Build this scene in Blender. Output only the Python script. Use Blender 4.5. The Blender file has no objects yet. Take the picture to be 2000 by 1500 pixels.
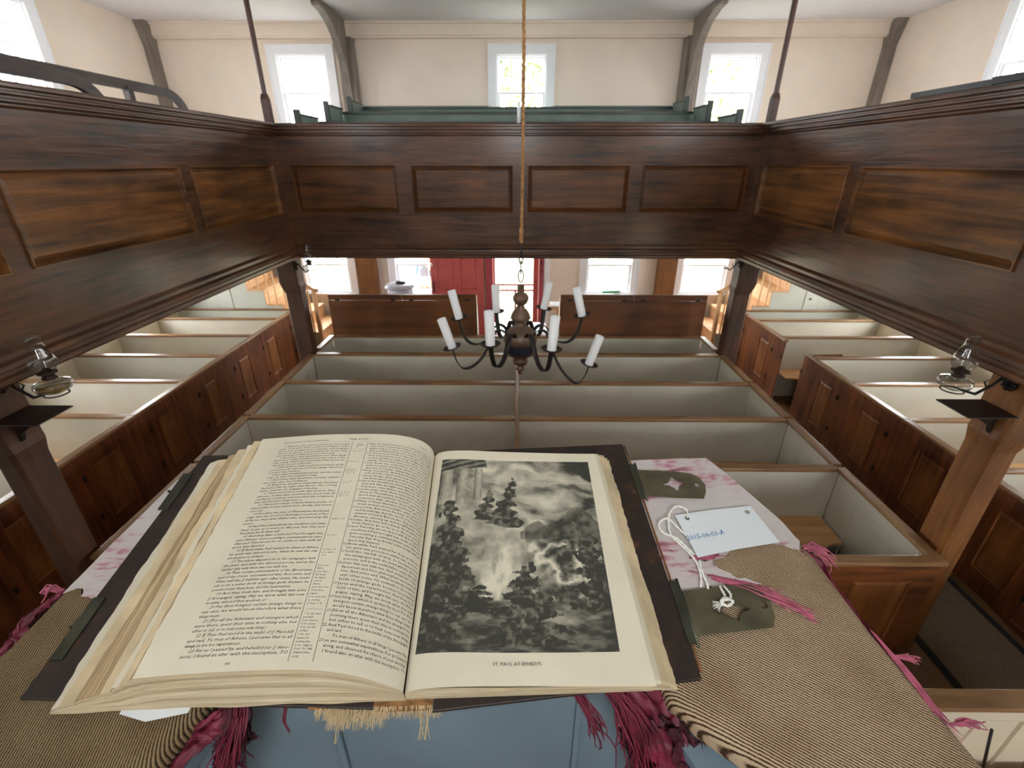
import bpy, bmesh, math, random
import numpy as np
from mathutils import Vector, Matrix, noise
random.seed(7)
SC = bpy.context.scene
COL = SC.collection

# ------------------------------------------------------------------ camera
H = 3.25
TH = math.atan(434/915)
cam_d = bpy.data.cameras.new('camera')
cam = bpy.data.objects.new('camera', cam_d)
COL.objects.link(cam)
cam.location = (0, 0, H)
cam.rotation_euler = (math.pi/2-TH, 0, math.radians(.57))
cam_d.sensor_fit = 'HORIZONTAL'
cam_d.sensor_width = 36
cam_d.lens = 36*915/2000
cam_d.clip_start = .02
cam_d.dof.use_dof = True
cam_d.dof.focus_distance = .57
cam_d.dof.aperture_fstop = 10
SC.camera = cam

# ------------------------------------------------------------------ world, exposure
w = bpy.data.worlds.new('sky')
SC.world = w
w.use_nodes = True
nt = w.node_tree
bg = nt.nodes['Background']
bg.inputs['Color'].default_value = (.96, .975, 1.0, 1)
bg.inputs['Strength'].default_value = 9.0
SC.view_settings.view_transform = 'Standard'
SC.view_settings.look = 'None'
SC.view_settings.gamma = 1
SC.view_settings.use_curve_mapping = False
SC.view_settings.exposure = 1.68
SC.cycles.max_bounces = 8
SC.cycles.diffuse_bounces = 5
SC.cycles.glossy_bounces = 3
SC.cycles.transparent_max_bounces = 12
SC.cycles.transmission_bounces = 4
SC.cycles.sample_clamp_indirect = 12
SC.cycles.use_denoising = True
SC.cycles.caustics_reflective = False
SC.cycles.caustics_refractive = False

def window_light(name, loc, rot, sx, sy):          # daylight sampled through a window opening
    d = bpy.data.lights.new(name, 'AREA')
    d.shape = 'RECTANGLE'; d.size = sx; d.size_y = sy
    d.cycles.is_portal = True
    o = bpy.data.objects.new(name, d)
    COL.objects.link(o); o.location = loc; o.rotation_euler = rot
    return o

# ------------------------------------------------------------------ materials
def s2l(c):
    return tuple(((x/255)/12.92 if x/255 <= .04045 else ((x/255+.055)/1.055)**2.4) for x in c)+(1,)
MATS = {}
def newmat(name):
    m = bpy.data.materials.new(name); m.use_nodes = True
    MATS[name] = m
    return m, m.node_tree, m.node_tree.nodes['Principled BSDF']
def plain(name, rgb, rough=.6, metal=0, spec=.5, noise_amt=.06, scale=6, bump=0, lin=False, coat=0):
    m, t, b = newmat(name)
    c = rgb if lin else s2l(rgb)
    tc = t.nodes.new('ShaderNodeTexCoord')
    n = t.nodes.new('ShaderNodeTexNoise'); n.inputs['Scale'].default_value = scale; n.inputs['Detail'].default_value = 5
    t.links.new(tc.outputs['Object'], n.inputs['Vector'])
    r = t.nodes.new('ShaderNodeValToRGB')
    lo = [max(0, x*(1-noise_amt*2)) for x in c[:3]]+[1]; hi = [min(1, x*(1+noise_amt*2)) for x in c[:3]]+[1]
    r.color_ramp.elements[0].position = .3; r.color_ramp.elements[0].color = lo
    r.color_ramp.elements[1].position = .7; r.color_ramp.elements[1].color = hi
    t.links.new(n.outputs['Fac'], r.inputs['Fac']); t.links.new(r.outputs['Color'], b.inputs['Base Color'])
    b.inputs['Roughness'].default_value = rough; b.inputs['Metallic'].default_value = metal
    b.inputs['Specular IOR Level'].default_value = spec
    b.inputs['Coat Weight'].default_value = coat
    if bump:
        bp = t.nodes.new('ShaderNodeBump'); bp.inputs['Strength'].default_value = bump; bp.inputs['Distance'].default_value = .01
        t.links.new(n.outputs['Fac'], bp.inputs['Height']); t.links.new(bp.outputs['Normal'], b.inputs['Normal'])
    return m
def wood(name, dark, light, axis, rough=.35, bump=.25, scale=1.0, spec=.5, coat=0):
    m, t, b = newmat(name)
    tc = t.nodes.new('ShaderNodeTexCoord')
    mp = t.nodes.new('ShaderNodeMapping')
    s = [14*scale]*3; s['XYZ'.index(axis)] = 1.1*scale
    mp.inputs['Scale'].default_value = s
    t.links.new(tc.outputs['Object'], mp.inputs['Vector'])
    n = t.nodes.new('ShaderNodeTexNoise'); n.inputs['Scale'].default_value = 1.6; n.inputs['Detail'].default_value = 7
    n.inputs['Roughness'].default_value = .62; n.inputs['Distortion'].default_value = .5
    t.links.new(mp.outputs['Vector'], n.inputs['Vector'])
    n2 = t.nodes.new('ShaderNodeTexNoise'); n2.inputs['Scale'].default_value = 2.2; n2.inputs['Detail'].default_value = 2
    t.links.new(tc.outputs['Object'], n2.inputs['Vector'])
    ad = t.nodes.new('ShaderNodeMath'); ad.operation = 'MULTIPLY_ADD'; ad.inputs[1].default_value = .6
    t.links.new(n2.outputs['Fac'], ad.inputs[0])
    sub = t.nodes.new('ShaderNodeMath'); sub.operation = 'SUBTRACT'; sub.inputs[1].default_value = .3
    t.links.new(n.outputs['Fac'], sub.inputs[0]); t.links.new(sub.outputs[0], ad.inputs[2])
    r = t.nodes.new('ShaderNodeValToRGB')
    r.color_ramp.elements[0].position = .28; r.color_ramp.elements[0].color = s2l(dark)
    r.color_ramp.elements[1].position = .72; r.color_ramp.elements[1].color = s2l(light)
    t.links.new(ad.outputs[0], r.inputs['Fac']); t.links.new(r.outputs['Color'], b.inputs['Base Color'])
    b.inputs['Roughness'].default_value = rough; b.inputs['Specular IOR Level'].default_value = spec
    b.inputs['Coat Weight'].default_value = coat; b.inputs['Coat Roughness'].default_value = .2
    # hand-planed surface: low broad waves and fine grain
    n3 = t.nodes.new('ShaderNodeTexNoise'); n3.inputs['Scale'].default_value = .45; n3.inputs['Detail'].default_value = 3
    t.links.new(mp.outputs['Vector'], n3.inputs['Vector'])
    a2 = t.nodes.new('ShaderNodeMath'); a2.operation = 'MULTIPLY_ADD'; a2.inputs[1].default_value = 2.0
    t.links.new(n3.outputs['Fac'], a2.inputs[0]); t.links.new(n.outputs['Fac'], a2.inputs[2])
    bp = t.nodes.new('ShaderNodeBump'); bp.inputs['Strength'].default_value = bump; bp.inputs['Distance'].default_value = .009
    t.links.new(a2.outputs[0], bp.inputs['Height']); t.links.new(bp.outputs['Normal'], b.inputs['Normal'])
    return m
for ax in 'XYZ':
    wood('parapet_wood_'+ax, (40, 21, 11), (112, 69, 41), ax, rough=.40, bump=.6, scale=1.1, spec=.55, coat=.45)
    wood('pew_wood_'+ax, (70, 34, 16), (140, 80, 40), ax, rough=.42, bump=.2)
    wood('rail_wood_'+ax, (110, 78, 50), (158, 120, 82), ax, rough=.3, bump=.15)
    wood('stair_wood_'+ax, (190, 140, 92), (226, 182, 134), ax, rough=.5, bump=.1)
wood('parapet_field_X', (52, 28, 12), (124, 76, 38), 'X', rough=.44, bump=.5, scale=.8, coat=.4)
wood('parapet_field_Y', (62, 34, 14), (150, 98, 50), 'Y', rough=.42, bump=.5, scale=.8, coat=.5)
wood('panel_gold', (98, 54, 26), (160, 102, 54), 'Z', rough=.42, bump=.15)
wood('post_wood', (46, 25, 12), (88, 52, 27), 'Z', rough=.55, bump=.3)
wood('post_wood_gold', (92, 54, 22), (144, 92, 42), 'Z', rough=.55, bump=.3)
wood('slim_post_wood', (50, 22, 16), (84, 42, 30), 'Z', rough=.4, bump=.1)
wood('grey_wood', (108, 98, 90), (146, 134, 124), 'Z', rough=.6, bump=.3)
wood('floor_wood', (74, 52, 30), (112, 82, 50), 'Y', rough=.5, bump=.15)
wood('bench_rail_wood', (50, 36, 34), (92, 72, 68), 'Y', rough=.4, bump=.1)
wood('tall_back_wood', (74, 40, 16), (124, 74, 36), 'X', rough=.45, bump=.1, scale=.3)
plain('wall_paint', (232, 216, 200), .8, noise_amt=.02, scale=2)
plain('ceiling_paint', (226, 224, 226), .8, noise_amt=.015, scale=1)
plain('pew_paint', (200, 195, 180), .5, noise_amt=.03, scale=3, bump=.05)
plain('cream_paint', (226, 217, 196), .5, noise_amt=.02, scale=3)
plain('stair_paint', (198, 198, 184), .5, noise_amt=.03, scale=3)
plain('green_paint', (104, 120, 110), .45, noise_amt=.08, scale=5)
plain('dark_green_paint', (44, 54, 50), .35, noise_amt=.08, scale=8)
plain('white_paint', (238, 238, 242), .45, noise_amt=.01)
plain('red_paint', (186, 88, 84), .5, noise_amt=.05, scale=9)
plain('red_paint_dark', (160, 62, 74), .5, noise_amt=.05, scale=9)
plain('blue_paint', (112, 130, 142), .55, noise_amt=.06, scale=7, bump=.06)
plain('iron', (40, 34, 32), .5, metal=.3, noise_amt=.2, scale=30)
plain('rust_iron', (52, 34, 32), .6, metal=.2, noise_amt=.25, scale=30)
plain('bronze_wood', (104, 82, 66), .42, metal=.25, noise_amt=.12, scale=14)
plain('brown_wood_turned', (84, 56, 40), .4, noise_amt=.12, scale=14)
plain('navy_band', (20, 24, 36), .5, noise_amt=.1)
plain('candle_white', (246, 247, 250), .55, noise_amt=.01)
plain('black_paint', (26, 24, 24), .4)
plain('leather_edge', (120, 78, 42), .7, noise_amt=.25, scale=60)
plain('spine_cloth', (140, 100, 60), .9, noise_amt=.3, scale=60, bump=.5)
plain('fibre', (206, 184, 146), .9, noise_amt=.1)
plain('brass_dark', (118, 114, 94), .38, metal=.75, noise_amt=.2, scale=20)
plain('brass_edge', (70, 72, 62), .45, metal=.6, noise_amt=.2, scale=20)
plain('paper', (222, 214, 192), .8, noise_amt=.025, scale=12)
plain('tag_paper', (216, 222, 226), .8, noise_amt=.01)
plain('old_leaf', (214, 194, 158), .85, noise_amt=.12, scale=18)
plain('ink', (40, 38, 34), .9, noise_amt=.02)
plain('rule_ink', (150, 146, 134), .9, noise_amt=.02)
plain('blue_ink', (58, 116, 178), .7, noise_amt=.02)
plain('string_white', (232, 232, 226), .9, noise_amt=.02)
plain('rope', (166, 122, 78), .95, noise_amt=.25, scale=80, bump=.4)
plain('crimson_silk', (108, 22, 48), .6, noise_amt=.25, scale=30)
plain('dark_crimson_silk', (74, 18, 34), .7, noise_amt=.35, scale=30)
plain('pink_silk', (178, 92, 116), .65, noise_amt=.2, scale=50)
plain('steel_grey', (172, 172, 184), .4, noise_amt=.05)
plain('rug', (98, 82, 66), .95, noise_amt=.1, scale=60, bump=.3)
plain('rug_border', (22, 20, 19), .95)
plain('grass', (112, 112, 88), .95, noise_amt=.2, scale=1.5)
plain('leaves', (120, 140, 84), .9, noise_amt=.35, scale=3)
plain('bark', (90, 76, 62), .9, noise_amt=.2)
plain('skin', (206, 150, 122), .6, noise_amt=.03)
plain('jacket_blue', (92, 126, 176), .8)
plain('trousers', (70, 70, 80), .85)
plain('hair', (70, 56, 44), .8)
plain('fire_red', (196, 30, 40), .4)
plain('green_card', (70, 150, 96), .7)

def fielded_twill(name, ang, dark, light, pitch):
    m, t, b = newmat(name)
    tc = t.nodes.new('ShaderNodeTexCoord'); mp = t.nodes.new('ShaderNodeMapping')
    mp.inputs['Rotation'].default_value = (0, 0, -ang)
    t.links.new(tc.outputs['Object'], mp.inputs['Vector'])
    wv = t.nodes.new('ShaderNodeTexWave'); wv.wave_type = 'BANDS'; wv.bands_direction = 'Y'
    wv.inputs['Scale'].default_value = math.pi*2/20/pitch
    wv.inputs['Distortion'].default_value = 1.7; wv.inputs['Detail'].default_value = 2; wv.inputs['Detail Scale'].default_value = 60/(wv.inputs['Scale'].default_value)
    t.links.new(mp.outputs['Vector'], wv.inputs['Vector'])
    n = t.nodes.new('ShaderNodeTexNoise'); n.inputs['Scale'].default_value = 520; n.inputs['Detail'].default_value = 2
    t.links.new(tc.outputs['Object'], n.inputs['Vector'])
    n2 = t.nodes.new('ShaderNodeTexNoise'); n2.inputs['Scale'].default_value = 14
    t.links.new(tc.outputs['Object'], n2.inputs['Vector'])
    mx = t.nodes.new('ShaderNodeMath'); mx.operation = 'MULTIPLY_ADD'; mx.inputs[1].default_value = .8
    t.links.new(n.outputs['Fac'], mx.inputs[0]); t.links.new(wv.outputs['Fac'], mx.inputs[2])
    r = t.nodes.new('ShaderNodeValToRGB')
    r.color_ramp.elements[0].position = .50; r.color_ramp.elements[0].color = s2l(dark)
    r.color_ramp.elements[1].position = 1.0; r.color_ramp.elements[1].color = s2l(light)
    t.links.new(mx.outputs[0], r.inputs['Fac'])
    mul = t.nodes.new('ShaderNodeMix'); mul.data_type = 'RGBA'; mul.blend_type = 'MULTIPLY'; mul.inputs['Factor'].default_value = .45
    r2 = t.nodes.new('ShaderNodeValToRGB'); r2.color_ramp.elements[0].position = .35; r2.color_ramp.elements[0].color = (.55, .45, .35, 1); r2.color_ramp.elements[1].position = .6; r2.color_ramp.elements[1].color = (1, 1, 1, 1)
    t.links.new(n2.outputs['Fac'], r2.inputs['Fac'])
    t.links.new(r.outputs['Color'], mul.inputs['A']); t.links.new(r2.outputs['Color'], mul.inputs['B'])
    t.links.new(mul.outputs['Result'], b.inputs['Base Color'])
    b.inputs['Roughness'].default_value = .9; b.inputs['Specular IOR Level'].default_value = .2
    bp = t.nodes.new('ShaderNodeBump'); bp.inputs['Strength'].default_value = .5; bp.inputs['Distance'].default_value = .0012
    t.links.new(wv.outputs['Fac'], bp.inputs['Height']); t.links.new(bp.outputs['Normal'], b.inputs['Normal'])
    return m
fielded_twill('twill_right', math.radians(-32), (64, 42, 24), (190, 168, 140), .0026)
fielded_twill('twill_left', math.radians(97), (58, 44, 28), (148, 128, 98), .0024)

# worn damask: whitish silk with shredded crimson streaks
m, t, b = newmat('damask')
tc = t.nodes.new('ShaderNodeTexCoord'); mp = t.nodes.new('ShaderNodeMapping'); mp.inputs['Scale'].default_value = (14, 60, 14)
mp.inputs['Rotation'].default_value = (0, 0, .25)
t.links.new(tc.outputs['Object'], mp.inputs['Vector'])
n = t.nodes.new('ShaderNodeTexNoise'); n.inputs['Scale'].default_value = 1.3; n.inputs['Detail'].default_value = 8; n.inputs['Roughness'].default_value = .75; n.inputs['Distortion'].default_value = 1.0
t.links.new(mp.outputs['Vector'], n.inputs['Vector'])
n2 = t.nodes.new('ShaderNodeTexNoise'); n2.inputs['Scale'].default_value = 16; n2.inputs['Detail'].default_value = 3
t.links.new(tc.outputs['Object'], n2.inputs['Vector'])
pr = t.nodes.new('ShaderNodeMath'); pr.operation = 'MULTIPLY'
t.links.new(n.outputs['Fac'], pr.inputs[0]); t.links.new(n2.outputs['Fac'], pr.inputs[1])
r = t.nodes.new('ShaderNodeValToRGB')
e = r.color_ramp.elements; e[0].position = .20; e[0].color = s2l((196, 191, 188)); e[1].position = .42; e[1].color = s2l((112, 44, 66))
q = r.color_ramp.elements.new(.29); q.color = s2l((194, 182, 181))
q = r.color_ramp.elements.new(.335); q.color = s2l((182, 134, 146))
t.links.new(pr.outputs[0], r.inputs['Fac']); t.links.new(r.outputs['Color'], b.inputs['Base Color'])
b.inputs['Roughness'].default_value = .7
bp = t.nodes.new('ShaderNodeBump'); bp.inputs['Strength'].default_value = .5; bp.inputs['Distance'].default_value = .002
t.links.new(n.outputs['Fac'], bp.inputs['Height']); t.links.new(bp.outputs['Normal'], b.inputs['Normal'])

# scuffed leather: near-black with rubbed brown patches
m, t, b = newmat('leather')
tc = t.nodes.new('ShaderNodeTexCoord'); n = t.nodes.new('ShaderNodeTexNoise'); n.inputs['Scale'].default_value = 34; n.inputs['Detail'].default_value = 9; n.inputs['Roughness'].default_value = .7
t.links.new(tc.outputs['Object'], n.inputs['Vector'])
r = t.nodes.new('ShaderNodeValToRGB'); e = r.color_ramp.elements
e[0].position = .52; e[0].color = s2l((40, 31, 30)); e[1].position = .70; e[1].color = s2l((116, 78, 42)); q = e.new(.61); q.color = s2l((58, 40, 30))
t.links.new(n.outputs['Fac'], r.inputs['Fac']); t.links.new(r.outputs['Color'], b.inputs['Base Color']); b.inputs['Roughness'].default_value = .48
bp = t.nodes.new('ShaderNodeBump'); bp.inputs['Strength'].default_value = .4; bp.inputs['Distance'].default_value = .001
t.links.new(n.outputs['Fac'], bp.inputs['Height']); t.links.new(bp.outputs['Normal'], b.inputs['Normal'])

# leaf edges seen in layers; UV y runs through the thickness of the book block
def page_edge(name, dark, mid, light, sx, sy):
    m, t, b = newmat(name)
    tc = t.nodes.new('ShaderNodeTexCoord'); mp = t.nodes.new('ShaderNodeMapping'); mp.inputs['Scale'].default_value = (sx, sy, 1)
    t.links.new(tc.outputs['UV'], mp.inputs['Vector'])
    n = t.nodes.new('ShaderNodeTexNoise'); n.inputs['Scale'].default_value = 1; n.inputs['Detail'].default_value = 4; n.inputs['Roughness'].default_value = .7
    t.links.new(mp.outputs['Vector'], n.inputs['Vector'])
    r = t.nodes.new('ShaderNodeValToRGB'); e = r.color_ramp.elements
    e[0].position = .32; e[0].color = s2l(dark); e[1].position = .62; e[1].color = s2l(light)
    q = e.new(.45); q.color = s2l(mid)
    t.links.new(n.outputs['Fac'], r.inputs['Fac']); t.links.new(r.outputs['Color'], b.inputs['Base Color'])
    b.inputs['Roughness'].default_value = .85
    bp = t.nodes.new('ShaderNodeBump'); bp.inputs['Strength'].default_value = .6; bp.inputs['Distance'].default_value = .001
    t.links.new(n.outputs['Fac'], bp.inputs['Height']); t.links.new(bp.outputs['Normal'], b.inputs['Normal'])
page_edge('fore_edge', (112, 84, 56), (172, 142, 104), (214, 194, 158), 1.0, 110)
page_edge('tail_edge', (140, 120, 88), (188, 170, 136), (216, 202, 174), 1.2, 26)

# glass: clear, reflecting at grazing angles
def glass(name, tint=(1, 1, 1, 1), refl=1.0):
    m, t, b = newmat(name); t.nodes.remove(b)
    out = t.nodes['Material Output']
    tr = t.nodes.new('ShaderNodeBsdfTransparent'); tr.inputs['Color'].default_value = tint
    gl = t.nodes.new('ShaderNodeBsdfGlossy'); gl.inputs['Roughness'].default_value = .04
    fr = t.nodes.new('ShaderNodeLayerWeight'); pw = t.nodes.new('ShaderNodeMath'); pw.operation = 'POWER'; pw.inputs[1].default_value = 4
    t.links.new(fr.outputs['Facing'], pw.inputs[0])
    mu = t.nodes.new('ShaderNodeMath'); mu.operation = 'MULTIPLY_ADD'; mu.inputs[1].default_value = .8*refl; mu.inputs[2].default_value = .04*refl
    mx = t.nodes.new('ShaderNodeMixShader')
    t.links.new(pw.outputs[0], mu.inputs[0]); t.links.new(mu.outputs[0], mx.inputs[0])
    t.links.new(tr.outputs[0], mx.inputs[1]); t.links.new(gl.outputs[0], mx.inputs[2]); t.links.new(mx.outputs[0], out.inputs['Surface'])
glass('window_glass', (.96, .98, .97, 1), .6)
glass('lamp_glass', (.86, .89, .89, 1), 2.2)
m, t, b = newmat('lamp_oil')
b.inputs['Base Color'].default_value = s2l((196, 150, 40)); b.inputs['Transmission Weight'].default_value = .7; b.inputs['Roughness'].default_value = .1
# screen mesh
m, t, b = newmat('screen_mesh'); t.nodes.remove(b)
tr = t.nodes.new('ShaderNodeBsdfTransparent'); df = t.nodes.new('ShaderNodeBsdfDiffuse'); df.inputs['Color'].default_value = (.3, .3, .3, 1)
mx = t.nodes.new('ShaderNodeMixShader'); mx.inputs[0].default_value = .12
t.links.new(tr.outputs[0], mx.inputs[1]); t.links.new(df.outputs[0], mx.inputs[2]); t.links.new(mx.outputs[0], t.nodes['Material Output'].inputs['Surface'])
# engraving: tone stored per vertex, printed with fine hatching
m, t, b = newmat('engraving_ink')
at = t.nodes.new('ShaderNodeAttribute'); at.attribute_name = 'tone'
tc = t.nodes.new('ShaderNodeTexCoord'); wv = t.nodes.new('ShaderNodeTexWave'); wv.inputs['Scale'].default_value = 260; wv.inputs['Distortion'].default_value = 6; wv.bands_direction = 'Y'; wv.inputs['Detail Scale'].default_value = .3
t.links.new(tc.outputs['Object'], wv.inputs['Vector'])
ma = t.nodes.new('ShaderNodeMath'); ma.operation = 'MULTIPLY_ADD'; ma.inputs[1].default_value = .22
sb = t.nodes.new('ShaderNodeMath'); sb.operation = 'SUBTRACT'; sb.inputs[1].default_value = .11
t.links.new(at.outputs['Fac'], sb.inputs[0]); t.links.new(wv.outputs['Fac'], ma.inputs[0]); t.links.new(sb.outputs[0], ma.inputs[2])
r = t.nodes.new('ShaderNodeValToRGB'); e = r.color_ramp.elements
e[0].position = .02; e[0].color = s2l((34, 36, 32)); e[1].position = 1; e[1].color = s2l((222, 216, 194))
t.links.new(ma.outputs[0], r.inputs['Fac']); t.links.new(r.outputs['Color'], b.inputs['Base Color']); b.inputs['Roughness'].default_value = .8

# ------------------------------------------------------------------ mesh helpers
class MB:
    def __init__(s, M=None):
        s.v = []; s.f = []; s.sm = []; s.uv = []; s.M = M
    def add(s, vs, fs, smooth=False, uvs=None):
        o = len(s.v)
        s.v += [tuple(s.M @ Vector(p)) if s.M else tuple(p) for p in vs]
        flip = s.M is not None and s.M.determinant() < 0
        for f in fs:
            if flip: f = tuple(f)[::-1]
            s.f.append(tuple(i+o for i in f)); s.sm.append(smooth)
            s.uv.append([uvs[i] for i in f] if uvs else None)
        return s
    def box(s, x0, x1, y0, y1, z0, z1):
        vs = [(x, y, z) for x in (x0, x1) for y in (y0, y1) for z in (z0, z1)]
        return s.add(vs, [(0, 1, 3, 2), (4, 6, 7, 5), (0, 4, 5, 1), (2, 3, 7, 6), (0, 2, 6, 4), (1, 5, 7, 3)])
    def prism(s, poly, a0, a1, plane='YZ'):
        n = len(poly)
        def P(p, a):
            return {'YZ': (a, p[0], p[1]), 'XZ': (p[0], a, p[1]), 'XY': (p[0], p[1], a)}[plane]
        vs = [P(p, a0) for p in poly]+[P(p, a1) for p in poly]
        fs = [tuple(range(n))[::-1], tuple(range(n, 2*n))]+[(i, (i+1) % n, (i+1) % n+n, i+n) for i in range(n)]
        return s.add(vs, fs)
    def lathe(s, prof, c=(0, 0, 0), seg=24, M=None, cap=False):
        vs = []; fs = []
        for r, z in prof:
            for k in range(seg):
                a = 2*math.pi*k/seg
                p = Vector((r*math.cos(a), r*math.sin(a), z))
                if M is not None: p = M @ p
                vs.append((p[0]+c[0], p[1]+c[1], p[2]+c[2]))
        for i in range(len(prof)-1):
            for k in range(seg):
                k2 = (k+1) % seg
                fs.append((i*seg+k, i*seg+k2, (i+1)*seg+k2, (i+1)*seg+k))
        if cap:
            fs.append(tuple(range(seg))[::-1]); fs.append(tuple((len(prof)-1)*seg+k for k in range(seg)))
        return s.add(vs, fs, True)
    def tube(s, pts, r, seg=8, caps=True, flat=None):
        pts = [Vector(p) for p in pts]; n = len(pts)
        rr = r if isinstance(r, (list, tuple)) else [r]*n
        vs = []; fs = []; up = None
        for i, p in enumerate(pts):
            d = (pts[min(i+1, n-1)]-pts[max(i-1, 0)])
            if d.length < 1e-9: d = Vector((0, 0, 1))
            d.normalize()
            if up is None:
                up = Vector((0, 0, 1)) if abs(d.z) < .9 else Vector((1, 0, 0))
                if flat is not None: up = Vector(flat)
            a = up-d*up.dot(d); a.normalize(); b = d.cross(a); up = a
            for k in range(seg):
                t = 2*math.pi*k/seg
                ca, sa = math.cos(t), math.sin(t)
                if flat is not None: vs.append(p+a*ca*rr[i]+b*sa*rr[i]*.22)
                else: vs.append(p+(a*ca+b*sa)*rr[i])
        for i in range(n-1):
            for k in range(seg):
                k2 = (k+1) % seg
                fs.append((i*seg+k, i*seg+k2, (i+1)*seg+k2, (i+1)*seg+k))
        if caps:
            fs.append(tuple(range(seg))[::-1]); fs.append(tuple((n-1)*seg+k for k in range(seg)))
        return s.add(vs, fs, True)
    def grid(s, rows, smooth=True, uvs=None):
        m_, n_ = len(rows), len(rows[0])
        vs = [p for row in rows for p in row]
        fs = [(i*n_+j, i*n_+j+1, (i+1)*n_+j+1, (i+1)*n_+j) for i in range(m_-1) for j in range(n_-1)]
        return s.add(vs, fs, smooth, [q for row in uvs for q in row] if uvs else None)
    def build(s, name, mat, parent=None, bevel=0, seg=2, label=None):
        me = bpy.data.meshes.new(name)
        me.from_pydata(s.v, [], s.f)
        me.polygons.foreach_set('use_smooth', s.sm)
        if any(u for u in s.uv):
            L = me.uv_layers.new(name='UVMap'); i = 0
            for f, u in zip(s.f, s.uv):
                for k in range(len(f)):
                    L.data[i].uv = u[k] if u else (0, 0); i += 1
        me.materials.append(MATS[mat]); me.update()
        o = bpy.data.objects.new(name, me); COL.objects.link(o)
        if parent is not None: attach(o, parent)
        if bevel:
            bv = o.modifiers.new('bevel', 'BEVEL'); bv.width = bevel; bv.segments = seg; bv.limit_method = 'ANGLE'; bv.angle_limit = .6
        if label: o['label'] = label
        return o
def attach(o, parent):
    o.parent = parent
    M = Matrix.Identity(4); p = parent
    while p is not None:
        if p.type == 'EMPTY': M = Matrix.Translation(-Vector(p['_at']))
        break
    if parent.type == 'EMPTY': o.matrix_parent_inverse = M
EMPTIES = []
def thing(name, loc, label, cat, group=None):
    o = bpy.data.objects.new(name, None); COL.objects.link(o)
    o.location = loc; o['_at'] = list(loc); o.empty_display_size = .05
    EMPTIES.append(o)
    return tag(o, label, cat, group)
def tag(o, label, cat, group=None):
    o['label'] = label; o['category'] = cat
    if group: o['group'] = group
    return o
def struct(o): o['kind'] = 'structure'; return o
def sub(o, parent):            # part of a part (both carry world-space meshes)
    o.parent = parent; o.matrix_parent_inverse = Matrix.Identity(4)
    return o
def part2(mb, name, mat, parent, **k):   # sub-part: parent is a mesh whose own coordinates equal the scene's
    o = mb.build(name, mat, None, **k); o.parent = parent
    return o
def frame_m(o, a, b, c):
    a, b, c = Vector(a), Vector(b), Vector(c)
    return Matrix(((a.x, b.x, c.x, o[0]), (a.y, b.y, c.y, o[1]), (a.z, b.z, c.z, o[2]), (0, 0, 0, 1)))
def face_back(x, y, z): return frame_m((x, y, z), (1, 0, 0), (0, 0, 1), (0, -1, 0))      # faces the camera (-Y)
def face_away(x, y, z): return frame_m((x, y, z), (1, 0, 0), (0, 0, 1), (0, 1, 0))
def face_in(x, y, z, sg): return frame_m((x, y, z), (0, 1, 0), (0, 0, 1), (-sg, 0, 0))   # on side sg, faces the middle of the room
def joinery(M, L, Hh, panels, t=.03, dep=.012):
    mb = MB(M); mb.box(0, L, 0, Hh, -t, -dep)
    if not panels:
        mb.box(0, L, 0, Hh, -dep, 0); return mb
    b0, b1 = panels[0][2], panels[0][3]
    mb.box(0, L, 0, b0, -dep, 0); mb.box(0, L, b1, Hh, -dep, 0)
    xs = [0]+[q for p in panels for q in p[:2]]+[L]
    for i in range(0, len(xs), 2):
        if xs[i+1]-xs[i] > 1e-4: mb.box(xs[i], xs[i+1], b0, b1, -dep, 0)
    return mb
def field(M, p, dep=.012, m=.018, lip=.004):
    a0, a1, b0, b1 = p; mb = MB(M)
    o = [(a0, b0), (a1, b0), (a1, b1), (a0, b1)]
    def R_(k): return [(a0+m*k, b0+m*k), (a1-m*k, b0+m*k), (a1-m*k, b1-m*k), (a0+m*k, b1-m*k)]
    vs = [(x, y, lip) for x, y in o]+[(x, y, lip) for x, y in R_(.22)]
    vs += [(x, y, -dep+.001) for x, y in R_(.5)]+[(x, y, -dep*.35) for x, y in R_(1.5)]+[(x, y, -dep) for x, y in o]
    fs = []
    for r_ in range(3):
        for k in range(4): fs.append((r_*4+k, r_*4+(k+1) % 4, r_*4+4+(k+1) % 4, r_*4+4+k))
    fs.append((12, 13, 14, 15))
    for k in range(4): fs.append((16+k, 16+(k+1) % 4, (k+1) % 4, k))
    return mb.add(vs, fs)

FZ = .2            # floor level
XW, YB, YF, ZC = 5.55, 8.5, -1.3, 5.1
# ------------------------------------------------------------------ window units
WIN = []
PORT = []
def wall(name, M, L, z0, z1, holes, t=.14, mat='wall_paint'):
    """a wall in the frame M (a along, b up, c into the room) with rectangular holes (a0,a1,b0,b1)"""
    xs = sorted({0, L, *[h[0] for h in holes], *[h[1] for h in holes]}); zs = sorted({z0, z1, *[h[2] for h in holes], *[h[3] for h in holes]})
    mb = MB(M)
    for i in range(len(xs)-1):
        j = 0
        while j < len(zs)-1:
            inside = lambda jj: any(h[0]-1e-6 <= xs[i] and xs[i+1] <= h[1]+1e-6 and h[2]-1e-6 <= zs[jj] and zs[jj+1] <= h[3]+1e-6 for h in holes)
            if inside(j): j += 1; continue
            k = j
            while k+1 < len(zs)-1 and not inside(k+1): k += 1
            mb.box(xs[i], xs[i+1], zs[j], zs[k+1], -t, 0); j = k+1
    return struct(mb.build(name, mat))
wn = [0]
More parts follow.
